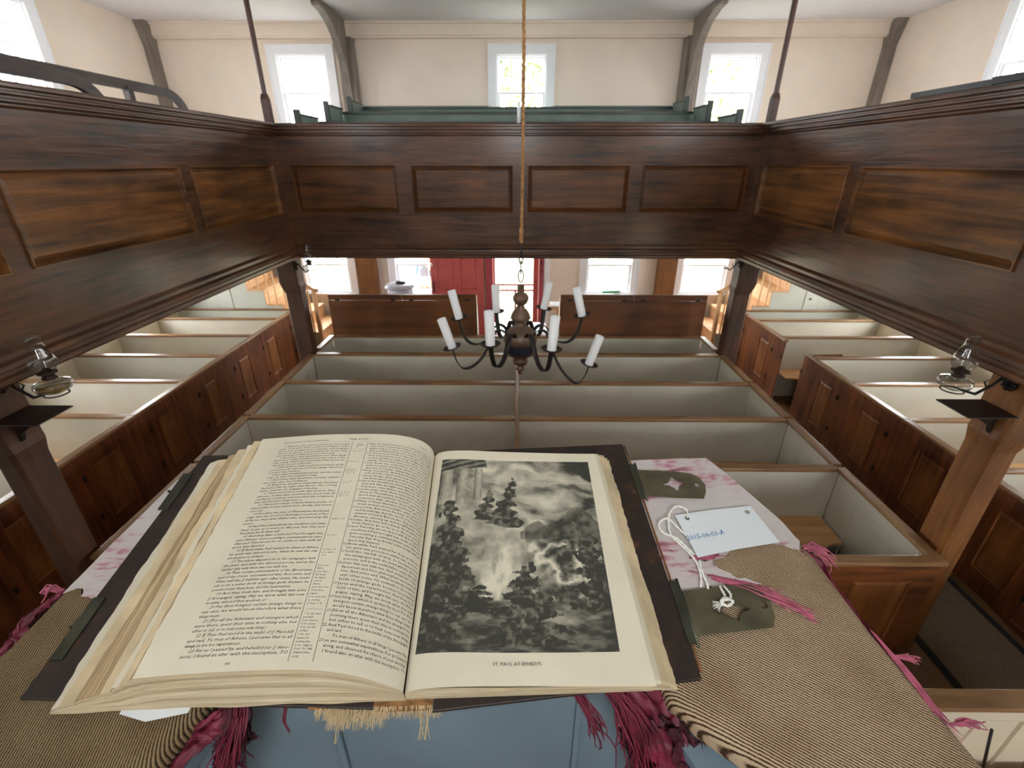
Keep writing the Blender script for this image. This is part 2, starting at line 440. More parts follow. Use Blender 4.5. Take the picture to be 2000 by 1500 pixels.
def window(M, ac, b0, b1, wd=.80, rows_up=2, mid=None, light=True):
    """sash window centred at ac in wall frame M; opening wd wide from b0 to b1"""
    wn[0] += 1
    n = wn[0]
    a0, a1 = ac-wd/2, ac+wd/2
    fr = MB(M); cw = .115
    fr.box(a0-cw, a0, b0-.02, b1+cw, 0, .028); fr.box(a1, a1+cw, b0-.02, b1+cw, 0, .028); fr.box(a0, a1, b1, b1+cw, 0, .028)
    fr.box(a0-cw-.015, a0-cw, b0-.02, b1+cw+.015, 0, .042); fr.box(a1+cw, a1+cw+.015, b0-.02, b1+cw+.015, 0, .042); fr.box(a0-cw, a1+cw, b1+cw, b1+cw+.015, 0, .042)
    fr.box(a0, a0+.02, b0, b1, -.14, 0); fr.box(a1-.02, a1, b0, b1, -.14, 0); fr.box(a0+.02, a1-.02, b1-.02, b1, -.14, 0)
    base = struct(fr.build('window_%d' % n, 'white_paint'))
    s = MB(M); s.box(a0-cw-.02, a1+cw+.02, b0-.045, b0-.02, 0, .06); s.box(a0, a1, b0-.02, b0+.01, -.14, .02)
    part2(s, 'sill', 'white_paint', base)
    if mid is None: mid = (b0+b1)/2
    for (lo, hi, c, nm, rows) in ((mid-.02, b1-.02, -.085, 'upper_sash', rows_up), (b0+.01, mid+.02, -.05, 'lower_sash', max(1, round((mid-b0)/.23)))):
        q = MB(M); e = .028
        q.box(a0+.02, a0+.02+e, lo, hi, c, c+.03); q.box(a1-.02-e, a1-.02, lo, hi, c, c+.03)
        q.box(a0+.02+e, a1-.02-e, lo, lo+e, c, c+.03); q.box(a0+.02+e, a1-.02-e, hi-e, hi, c, c+.03)
        i0, i1 = a0+.02+e, a1-.02-e
        for k in range(1, 4):
            x = i0+(i1-i0)*k/4; q.box(x-.008, x+.008, lo+e, hi-e, c+.004, c+.026)
        for k in range(1, rows):
            z = lo+e+(hi-lo-2*e)*k/rows; q.box(i0, i1, z-.008, z+.008, c+.005, c+.025)
        so = part2(q, nm, 'white_paint', base)
        g = MB(M); g.add([(i0, lo+e, c+.015), (i1, lo+e, c+.015), (i1, hi-e, c+.015), (i0, hi-e, c+.015)], [(0, 1, 2, 3)])
        part2(g, 'pane', 'window_glass', so)
    if light:
        R = M.to_3x3(); p = M @ Vector((ac, (b0+b1)/2, -.16))
        # an area light shines along its local -Z: point it along the frame's +c
        zz = R.col[2]*-1; yy = R.col[1]; rot = Matrix((yy.cross(zz), yy, zz)).transposed().to_euler()
        PORT.append(('window_daylight_%d' % n, p, rot, wd, b1-b0))
    return (a0, a1, b0, b1)
MBk = face_back(0, YB, 0); ML = face_in(-XW, 0, 0, -1); MR = face_in(XW, 0, 0, 1)
MF = face_away(0, YF, 0)
LOW = (1.09, 2.26); UP = (3.35, 4.71)
wb = [(-3.42, LOW), (-1.78, LOW), (1.66, LOW), (3.36, LOW), (-3.28, UP), (.06, UP), (3.27, UP)]
hb = [window(MBk, x, z[0], z[1], wd=.76 if z is UP else .80, mid=1.57 if z is LOW else 4.21, rows_up=3 if z is LOW else 2) for x, z in wb]
hb.append((-.43, .40, FZ, 2.24))     # doorway
def shift(hs, d): return [(a+d, b+d, c, e) for a, b, c, e in hs]
wall('wall_back', face_back(-XW-.14, YB, 0), 2*XW+.28, 0, ZC, shift(hb, XW+.14))
side_y = [6.10, 3.75, 1.4, -.35]
for sg, M, nm in ((-1, ML, 'wall_left'), (1, MR, 'wall_right')):
    hs = []
    for k, y in enumerate(side_y):
        if y > 0: hs.append(window(M, y+(.16 if k == 0 else 0), 1.2, 2.26, wd=.86, mid=1.75, rows_up=2))
        hs.append(window(M, y, 3.4, 4.86, wd=.80, mid=4.25, rows_up=3))
    wall(nm, face_in(sg*XW, YF, 0, sg), YB-YF, 0, ZC, shift(hs, -YF))
hs = []
for x in (-3.6, 3.6):
    hs.append(window(MF, x, 3.4, 4.86, wd=.80, mid=4.25, rows_up=3))
hs.append(window(MF, 3.3, 1.3, 2.26, wd=.8, mid=1.7))  # unseen low window, added to brighten the pale pew panel beside the pulpit
hs.append(window(MF, 0, 3.55, 4.6, wd=.78, mid=4.1, rows_up=3))
wall('wall_front', face_away(-XW-.14, YF, 0), 2*XW+.28, 0, ZC, shift(hs, XW+.14))
for nm, p, rot, sx, sy in PORT: window_light(nm, p, rot, sx, sy)

struct(MB().box(-XW-.14, XW+.14, YF-.14, YB+.14, FZ-.25, FZ).build('floor', 'floor_wood'))
struct(MB().box(-XW-.14, XW+.14, YF-.14, YB+.14, ZC, ZC+.12).build('ceiling', 'ceiling_paint'))
# plastered beam casing under the ceiling, along the back wall
c = MB(face_back(-XW, YB, 0)); c.box(0, 2*XW, 4.93, ZC, 0, .10); c.box(0, 2*XW, 4.905, 4.93, 0, .075); c.box(0, 2*XW, ZC-.03, ZC, .10, .13)
struct(c.build('trim_cornice', 'wall_paint'))
# baseboards
struct(MB(MBk).box(-XW, -.56, FZ, FZ+.15, 0, .02).box(.53, XW, FZ, FZ+.15, 0, .02).build('baseboard_back', 'cream_paint'))
# outside: lawn, trees, and a person on the path
struct(MB().box(-40, 40, -40, -1.6, -.1, 0).box(-40, -5.8, -1.6, 8.8, -.1, 0).box(5.8, 40, -1.6, 8.8, -.1, 0).box(-40, 40, 8.8, 60, -.1, 0).build('lawn', 'grass'))
def tree(x, y, h, r, sd, lab):
    rnd = random.Random(sd)
    t_ = thing('tree', (x, y, 0), lab, 'tree', 'trees on the lawn outside')
    tr = MB().tube([(x, y, 0), (x+.1, y, h*.3), (x-.05, y+.1, h*.6), (x, y, h*.85)], [.28, .22, .14, .05], 8)
    for k in range(5):
        a = k*1.3+sd; z = h*(.35+.09*k); tr.tube([(x, y, z), (x+math.cos(a)*r*.4, y+math.sin(a)*r*.4, z+.6), (x+math.cos(a)*r*.75, y+math.sin(a)*r*.75, z+1.0)], [.1, .06, .02], 6)
    tr.build('trunk', 'bark', t_)
    lf = MB()
    for k in range(2600):
        u = rnd.random(); a = rnd.random()*6.283; q = rnd.random()**.5
        zz = h*.34+u*h*.66; R_ = r*math.sin(math.pi*min(1, u*.86+.14))**.6*q
        p = Vector((x+R_*math.cos(a), y+R_*math.sin(a), zz)); s_ = .10+.12*rnd.random()
        d1 = Vector((rnd.gauss(0, 1), rnd.gauss(0, 1), rnd.gauss(0, 1))).normalized(); d2 = d1.orthogonal().normalized()
        lf.add([p+d1*s_, p+d2*s_*.6, p-d1*s_, p-d2*s_*.6], [(0, 1, 2, 3)])
    lf.build('crown', 'leaves', t_)
tree(1.2, 22, 8.5, 3.0, 1, 'broad green tree on the lawn straight outside the back wall')
tree(9.0, 20, 9.0, 3.4, 2, 'green tree outside the back window above the red fire alarm box')
tree(14, 8.5, 8.0, 3.0, 3, 'green tree outside the side wall with the large golden-panelled gallery front')
tree(5.0, 26, 7.0, 2.6, 4, 'smaller green tree standing farthest out on the lawn')

# ------------------------------------------------------------------ gallery: floors, parapet, posts
struct(MB().box(-XW, -2.6, YF, 5.5, 2.3, 2.45).build('gallery_floor_left', 'ceiling_paint'))
struct(MB().box(2.6, XW, YF, 5.5, 2.3, 2.45).build('gallery_floor_right', 'ceiling_paint'))
struct(MB().box(-XW, XW, 5.5, 7.35, 2.3, 2.45).box(-2.75, 2.75, 7.35, YB, 2.3, 2.45).build('gallery_floor_back', 'ceiling_paint'))
PZ0, PZ1 = 2.275, 3.60
def parapet(kind):
    if kind == 'back':
        M = face_back(-2.49, 5.38, PZ0); L = 4.98
        label = 'dark varnished panelled gallery front across the far end, four small panels'
        ps = [(.12, 1.22), (1.376, 2.45), (2.60, 3.67), (3.80, 4.90)]
        wd, fd, ax = 'parapet_wood_X', 'parapet_field_X', 'X'
    else:
        sg = -1 if kind == 'left' else 1
        M = face_in(sg*2.49, YF+.001, PZ0, sg); L = 5.38-YF
        label = ('dark gallery front below the curved bench rails, running toward the far corner' if sg < 0 else
                 'reddish gallery front with golden panels, on the side without curved bench rails')
        o = -YF; s = 0 if sg < 0 else -.02
        ps = [(o+a+s, o+b+s) for a, b in ((-1.15, -.55), (-.43, .80), (.93, 2.29), (2.41, 3.77), (3.89, 5.24))]
        wd, fd, ax = 'parapet_wood_Y', 'parapet_field_Y', 'Y'
    t_ = thing('gallery_parapet', M @ Vector((L/2, 0, 0)), label, 'parapet', 'gallery parapets')
    pn = [(a, b, .475, .945) for a, b in ps]
    mb = joinery(M, L, 1.25, pn, t=.07, dep=.028); mb.build('board', wd, t_)
    for p in pn: field(M, p, dep=.028, m=.035, lip=.012).build('panel', fd, t_)
    # moulded capping and its bed mould
    c = MB(M); prof = [(-.12, 1.325), (.055, 1.325), (.068, 1.312), (.068, 1.300), (.050, 1.292), (.050, 1.284), (.058, 1.279), (.058, 1.270), (.036, 1.262), (.036, 1.252), (.044, 1.247), (.044, 1.238), (.018, 1.230), (.018, 1.222), (.002, 1.21), (.002, 1.18), (-.069, 1.18), (-.12, 1.25)]
    def run(mb_, prof, L_):
        n = len(prof); vs = [(0, b, c_) for c_, b in prof]+[(L_, b, c_) for c_, b in prof]
        mb_.add(vs, [tuple(range(n)), tuple(range(2*n-1, n-1, -1))]+[(i, i+n, (i+1) % n+n, (i+1) % n) for i in range(n)])
    run(c, prof, L); c.build('capping', wd, t_)
    b = MB(M); prof = [(-.11, 0), (.055, 0), (.062, .010), (.062, .034), (.048, .042), (.048, .062), (.056, .070), (.050, .092), (.022, .104), (.022, .128), (.010, .140), (.002, .15), (-.069, .15)]
    run(b, prof, L); b.build('base_moulding', wd, t_)
    return t_
for k in ('back', 'left', 'right'): parapet(k)

def slim_post(x, lab):
    t_ = thing('slim_post', (x, 5.5, PZ1), lab, 'post', 'slim posts on the gallery corners')
    h = .035
    mb = MB(); mb.box(x-h, x+h, 5.5-h, 5.5+h, PZ1-.001, 3.82)
    r = .024
    def ring(hx, z): return [(x-hx, 5.5-hx, z), (x+hx, 5.5-hx, z), (x+hx, 5.5+hx, z), (x-hx, 5.5+hx, z)]
    for (a, za), (b, zb) in (((h, 3.82), (r, 3.87)),):
        mb.add(ring(a, za)+ring(b, zb), [(k, (k+1) % 4, (k+1) % 4+4, k+4) for k in range(4)])
    mb.build('base', 'slim_post_wood', t_)
    def oct_(z): return [(x+r*1.05*math.cos(math.pi/8+k*math.pi/4), 5.5+r*1.05*math.sin(math.pi/8+k*math.pi/4), z) for k in range(8)]
    mb = MB(); mb.add(oct_(3.85)+oct_(ZC), [(k, (k+1) % 8, (k+1) % 8+8, k+8) for k in range(8)])
    mb.build('shaft', 'slim_post_wood', t_)
slim_post(-2.555, 'slim dark post on the gallery corner beside the curved bench rails')
slim_post(2.585, 'slim dark post on the gallery corner away from the curved bench rails')

# supporting posts under the gallery, thicker heads with a chamfered shoulder
def gun_post(x0, x1, y0, y1, sg, lab, mat, zs=1.93):
    t_ = thing('gallery_support_post', ((x0+x1)/2, (y0+y1)/2, FZ), lab, 'post', 'posts under the gallery')
    e = .045; c = .018
    def sec(x0, x1, y0, y1, z): return [(x0+c, y0, z), (x1-c, y0, z), (x1, y0+c, z), (x1, y1-c, z), (x1-c, y1, z), (x0+c, y1, z), (x0, y1-c, z), (x0, y0+c, z)]
    ex = (e, .02) if sg < 0 else (.02, e)
    X0, X1 = x0-ex[0], x1+ex[1]
    if sg < 0: X1 = x1+.0; 
    else: X0 = x0-.0
    rings = [sec(x0, x1, y0, y1, FZ), sec(x0, x1, y0, y1, zs-.13), sec((x0+X0)/2-.008, (x1+X1)/2+.008, y0-.012, y1+.012, zs-.05), sec(X0, X1, y0-.015, y1+.015, zs), sec(X0, X1, y0-.015, y1+.015, 2.299)]
    vs = [p for r in rings for p in r]; fs = [tuple(range(8))[::-1], tuple(range(32, 40))]
    for i in range(4):
        for k in range(8): fs.append((i*8+k, i*8+(k+1) % 8, (i+1)*8+(k+1) % 8, (i+1)*8+k))
    MB().add(vs, fs).build('shaft', mat, t_)
    return t_
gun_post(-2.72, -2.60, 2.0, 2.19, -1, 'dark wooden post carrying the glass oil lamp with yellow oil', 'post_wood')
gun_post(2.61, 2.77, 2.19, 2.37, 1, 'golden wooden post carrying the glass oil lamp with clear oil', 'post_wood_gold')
gun_post(-2.72, -2.535, 5.40, 5.57, -1, 'dark wooden post under the far gallery corner, small glass lamp on it', 'post_wood', 1.98)
gun_post(2.54, 2.725, 5.40, 5.57, 1, 'dark wooden post under the far gallery corner, empty lamp bracket on it', 'post_wood', 1.98)
def wall_post(x0, x1, lab):
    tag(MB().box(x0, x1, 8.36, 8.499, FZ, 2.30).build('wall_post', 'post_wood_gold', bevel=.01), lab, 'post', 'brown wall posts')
wall_post(-2.84, -2.50, 'brown wooden post against the back wall, next to the lidded grey canister')
wall_post(2.50, 2.83, 'brown wooden post against the back wall with a red fire alarm box')
# grey timber posts upstairs with curved braces
def braced(x0, x1, lab):
    t_ = thing('braced_wall_post', ((x0+x1)/2, 8.4, 2.45), lab, 'post', 'grey timber posts upstairs')
    MB().box(x0, x1, 8.30, 8.499, 2.45, 4.90).build('upright', 'grey_wood', t_, bevel=.012)
    xm = (x0+x1)/2; w_ = .055
    poly = [(8.299, 4.0), (8.27, 4.12), (8.22, 4.32), (8.15, 4.52), (8.05, 4.70), (7.92, 4.85), (7.74, 4.96), (7.52, 5.02), (7.36, 5.035), (7.33, 5.06), (7.36, 5.099), (8.299, 5.099)]
    MB().prism(poly, xm-w_, xm+w_, 'YZ').build('curved_brace', 'grey_wood', t_, bevel=.01)
braced(-2.66, -2.44, 'grey timber post with curved brace beside the plain white upstairs window')
braced(2.46, 2.68, 'grey timber post with curved brace beside the upstairs window with green foliage')
for sg, lab in ((-1, 'grey timber post in the upstairs corner above the curved bench rails'), (1, 'grey timber post in the upstairs corner away from the curved bench rails')):
    x = sorted((sg*5.549, sg*5.42))
    mb = MB(); mb.box(x[0], x[1], 8.37, 8.499, 2.45, 4.85)
    xi = sg*5.42; xo = sg*5.549
    def rg(z, dx, dy): xx = sorted((xi-sg*dx, xo)); return [(xx[0], 8.37-dy, z), (xx[1], 8.37-dy, z), (xx[1], 8.499, z), (xx[0], 8.499, z)]
    mb.add(rg(4.80, .001, .001)+rg(4.93, .02, .04)+rg(5.099, .03, .10), [(k+4*j, (k+1) % 4+4*j, (k+1) % 4+4*j+4, k+4*j+4) for k in range(4) for j in range(2)])
    tag(mb.build('corner_post', 'grey_wood'), lab, 'post', 'grey timber posts upstairs')

# ------------------------------------------------------------------ stepped green pews in the back gallery
struct(MB(MBk).box(-2.44, -.42, 2.45, 4.04, 0, .03).box(.54, 2.46, 2.45, 4.04, 0, .03).build('wall_panelling_green', 'green_paint'))
struct(MB().box(-2.6, 2.6, 6.2, 7.0, 2.45, 2.75).box(-2.6, 2.6, 7.0, 7.8, 2.45, 2.95).box(-2.6, 2.6, 7.8, YB, 2.45, 3.15).build('gallery_floor_steps', 'dark_green_paint'))
def green_pew(y, ztop, zf, xh, lab, y0, ye):
    t_ = thing('gallery_pew', (0, y, zf), lab, 'pew', 'green pews in the back gallery')
    MB().box(-xh, xh, y, y+.03, zf, ztop-.03).build('backrest', 'green_paint', t_)
    MB().box(-xh, xh, y-.025, y+.05, ztop-.03, ztop).build('top_rail', 'dark_green_paint', t_)
    MB().box(-xh, xh, y-.36, y, zf+.42, zf+.45).build('seat', 'green_paint', t_)
    for sg in (-1, 1):
        X = sorted((sg*(xh+.001), sg*(xh+.031)))
        MB().box(X[0], X[1], y0, ye, zf, ztop+.02).build('end_board', 'green_paint', t_)
        X = sorted((sg*(xh-.01), sg*(xh+.045)))
        mb = MB().box(X[0], X[1], y0-.03, y0+.03, zf, ztop+.07); mb.box(X[0], X[1], y0+.031, ye, ztop+.02, ztop+.04)
        mb.build('end_post', 'dark_green_paint', t_)
green_pew(6.58, 3.70, 2.76, 2.44, 'front row of the stepped green gallery pews', 5.98, 6.56)
green_pew(7.28, 3.86, 2.96, 2.36, 'middle row of the stepped green gallery pews', 6.72, 7.26)
green_pew(7.98, 3.98, 3.16, 2.28, 'back row of the stepped green gallery pews', 7.42, 7.96)
# benches in the side galleries
def rail_bench(x, yend, z, lab, post_y):
    t_ = thing('gallery_bench', (x, yend-1.2, 2.45), lab, 'bench', 'benches in the side galleries')
    hh = .075
    pts = [(x, YF+.4, z), (x, yend-.35, z)]
    for k in range(1, 8):
        a = k/7*math.pi/2*.93; pts.append((x, yend-.35+.30*math.sin(a), z-.22*(1-math.cos(a))))
    pts.append((x, yend-.03, z-.42)); pts.append((x, yend, z-.75))
    pts = [Vector(p) for p in pts]
    prof = []; n = len(pts)
    vs = []; fs = []
    for i, p in enumerate(pts):
        d = (pts[min(i+1, n-1)]-pts[max(i-1, 0)]).normalized(); nrm = Vector((0, -d.z, d.y))
        for (cx, cn) in ((-.02, 0), (.02, 0), (.02, -hh), (-.02, -hh)): vs.append(p+Vector((cx, 0, 0))+nrm*cn)
    for i in range(n-1):
        for k in range(4): fs.append((i*4+k, i*4+(k+1) % 4, (i+1)*4+(k+1) % 4, (i+1)*4+k))
    fs += [(0, 1, 2, 3), tuple(n*4-4+k for k in range(4))[::-1]]
    MB().add(vs, fs).build('top_rail', 'bench_rail_wood', t_)
    mb = MB()
    MB().box(x-.012, x+.012, YF+.4, yend-.08, 2.9, z-.22).build('backrest', 'bench_rail_wood', t_)
    for yy in post_y: MB().box(x-.025, x+.025, yy-.03, yy+.03, 2.45, z-.05).build('leg', 'bench_rail_wood', t_)
    MB().box(x-.33, x+.0, YF+.4, yend-.1, 2.87, 2.90).build('seat', 'bench_rail_wood', t_)
rail_bench(-2.9, 3.87, 3.775, 'dark gallery bench whose curved rail end drops first, nearest the opening', (-.5, 1.2, 2.9))
rail_bench(-3.3, 5.43, 3.875, 'dark gallery bench behind the first, its curved rail end reaching farther', (-.5, 1.6, 4.62))
def plain_bench(x, y1, z, lab):
    t_ = thing('gallery_bench', (x, y1-1, 2.45), lab, 'bench', 'benches in the side galleries')
    MB().box(x-.015, x+.015, YF+.4, y1, 2.9, z-.04).build('backrest', 'dark_green_paint', t_)
    MB().box(x-.03, x+.03, YF+.4, y1+.02, z-.04, z).build('top_rail', 'black_paint', t_)
    MB().box(x, x+.3, YF+.4, y1, 2.87, 2.9).build('seat', 'dark_green_paint', t_)
    MB().box(x-.02, x+.3, y1-.04, y1, 2.45, 2.87).build('leg', 'dark_green_paint', t_)
    MB().box(x-.02, x+.3, YF+.4, YF+.44, 2.45, 2.87).build('leg', 'dark_green_paint', t_)
plain_bench(3.3, 4.56, 3.765, 'plain dark bench back just showing over the reddish gallery front, farther one')
plain_bench(2.95, 3.42, 3.72, 'plain dark bench back just showing over the reddish gallery front, nearer one')
# ------------------------------------------------------------------ box pews
RZ = 1.10          # top of the pew rails
SEAT = .62
def rail(mb, x0, x1, y0, y1): return mb.box(x0, x1, y0, y1, RZ-.03, RZ)
def hinge(x, y, z, parent, axis):
    mb = MB()
    if axis == 'x': mb.box(x-.004, x+.004, y-.011, y+.011, z-.026, z+.026).tube([(x, y, z-.03), (x, y, z+.03)], .006, 6)
    return part2(mb, 'hinge', 'iron', parent)
CX = .01
def centre_pew(y0, y1, side, lab, first=False, seat=True):
    """side -1/+1; near divider at y0, far divider at y1; the divider at y1 belongs to this pew"""
    x0, x1 = (-2.53, CX-.0) if side < 0 else (CX, 2.53)
    t_ = thing('box_pew', ((x0+x1)/2, (y0+y1)/2, FZ), lab, 'box pew', 'box pews in the middle block')
    xi, xo = (x1, x0) if side < 0 else (x0, x1)            # inner (middle) and outer x
    a, b = sorted((xi+side*.02, xo-side*.005))
    MB().box(a, b, y1-.012, y1+.012, FZ, RZ-.03).build('backrest', 'pew_paint', t_)
    a, b = sorted((xi+side*.022, xo-side*.04))
    rail(MB(), a, b, y1-.035, y1+.035).build('top_rail', 'rail_wood_X', t_, bevel=.006)
    # seat with a scooped corner beside the door
    if seat:
        e = xo-side*.03; c1 = xo-side*.20; c2 = xo-side*.13
        a_ = xi+side*.03
        poly = [(a_, y1-.013), (a_, y1-.38), (c1-side*.05, y1-.38), (c1, y1-.365), (c2, y1-.325), (e, y1-.31), (e, y1-.013)]
        MB().prism(poly, SEAT-.022, SEAT, 'XY').build('seat', 'stair_wood_X', t_)
        MB().box(*sorted((a_, c1)), y1-.35, y1-.33, FZ, SEAT-.022).build('seat_riser', 'pew_paint', t_)
    # outer side: painted inside, brown outside, with the door in it
    ya, yb = y0+.0135, y1-.0135
    if abs(y1-5.41) < .01: yb = 5.39
    if abs(y0-5.41) < .01: ya = 5.58
    X = sorted((xo, xo+side*.012)); X2 = sorted((xo+side*.0125, xo+side*.03))
    d0, d1 = y0+.12, y1-.16
    if ya < d0: MB().box(*X, ya, d0, FZ, RZ-.03).build('side_board', 'pew_paint', t_)
    MB().box(*X, d1, yb, FZ, RZ-.03).build('side_board', 'pew_paint', t_)
    ob = MB(); ob.box(*X2, ya, yb, FZ, RZ-.03); ob.build('outer_board', 'pew_wood_Z', t_)
    Xd = sorted((xo-side*.004, xo+side*.010))
    dM = frame_m((xo-side*.004, max(d0, ya)+.0015, FZ+.03), (0, 1, 0), (0, 0, 1), (-side, 0, 0))
    dl = d1-max(d0, ya)-.003
    pn = (.09, dl-.09, .12, RZ-FZ-.2)
    door = joinery(dM, dl, RZ-FZ-.075, [pn], t=.014, dep=.008).build('door', 'pew_paint', t_)
    part2(field(dM, pn, dep=.008, m=.012, lip=.002), 'panel', 'pew_paint', door)
    for z in (.48, .93): hinge(xo-side*.010, max(d0, ya)+.0, z, door, 'x')
    X = sorted((xo-side*.032, xo+side*.038))
    rail(MB(), *X, (y0+.036 if not first else 2.146) if abs(y0-5.41) > .01 else 5.575, y1-.001 if yb != 5.39 else 5.39).build('side_rail', 'rail_wood_Y', t_, bevel=.006)
    return t_
ROWS = [2.10, 3.05, 3.815, 4.59, 5.41, 6.08]
nmz = ['front', 'second', 'third', 'fourth', 'fifth']
for i in range(5):
    for side in (-1, 1):
        where = 'on the yellow-oil lamp side' if side < 0 else 'on the clear-oil lamp side'
        t_ = centre_pew(ROWS[i], ROWS[i+1], side, 'grey-painted middle-block box pew, %s row from the pulpit, %s' % (nmz[i], where), first=(i == 0))
        if i == 0:     # brown panelled front
            x0, x1 = (-2.56, CX) if side < 0 else (CX, 2.56)
            M = face_back(x0, 2.10, FZ); L = x1-x0
            w_ = .36; n = 5; g = (L-n*w_)/(n+1)
            ps = [(g+(g+w_)*k, g+(g+w_)*k+w_, .14, .72) for k in range(n)]
            joinery(M, L, RZ-FZ-.03, ps, t=.03, dep=.012).build('front_board', 'pew_wood_X', t_)
            for p in ps: field(M, p, dep=.012, m=.02, lip=.003).build('panel', 'panel_gold', t_)
            MB(face_away(x0+.02, 2.131, FZ)).box(0, L-.04, 0, RZ-FZ-.03, 0, .008).build('front_lining', 'pew_paint', t_)
            rail(MB(), x0-.01 if side < 0 else x0+.001, x1 if side < 0 else x1+.012, 2.075, 2.145).build('front_rail', 'rail_wood_X', t_, bevel=.006)
tag(MB().box(CX-.018, CX+.018, 2.146, 6.05, RZ-.029, RZ+.001).box(CX-.01, CX+.01, 2.15, 6.05, FZ, RZ-.03).build('pew_divider', 'rail_wood_Y', bevel=.004),
    'long wooden divider splitting the middle block of pews lengthwise', 'divider')
# raised panel backs at the end of the middle block
def settle(x0, x1, lab, inner):
    t_ = thing('settle', ((x0+x1)/2, 6.25, FZ), lab, 'settle', 'high-backed settles behind the middle pews')
    MB().box(x0, x1, 6.118, 6.14, FZ, 1.575).build('back_board', 'tall_back_wood', t_)
    n = 2
    for k in range(n):
        a, b = x0+(x1-x0)*k/n+.004, x0+(x1-x0)*(k+1)/n-.004
        fl = MB().box(a, b, 6.112, 6.142, 1.58, 1.655).build('top_flap', 'tall_back_wood', t_)
        for q in (a+.12, b-.12): part2(MB().box(q-.03, q+.03, 6.104, 6.112, 1.57, 1.60), 'hinge', 'rust_iron', fl)
    for x in (x0, x1-.02):
        MB().prism([(6.141, FZ), (6.60, FZ), (6.60, .64), (6.36, .70), (6.30, 1.30), (6.20, 1.62), (6.141, 1.655)], x, x+.02, 'YZ').build('end_board', 'cream_paint', t_)
    MB().box(x0+.02, x1-.02, 6.141, 6.58, .62, .645).build('seat', 'stair_wood_X', t_)
settle(-2.52, -.535, 'brown high-backed settle behind the middle pews, in front of the open red door leaf', 1)
settle(.582, 2.53, 'brown high-backed settle behind the middle pews, below the plain back window', -1)

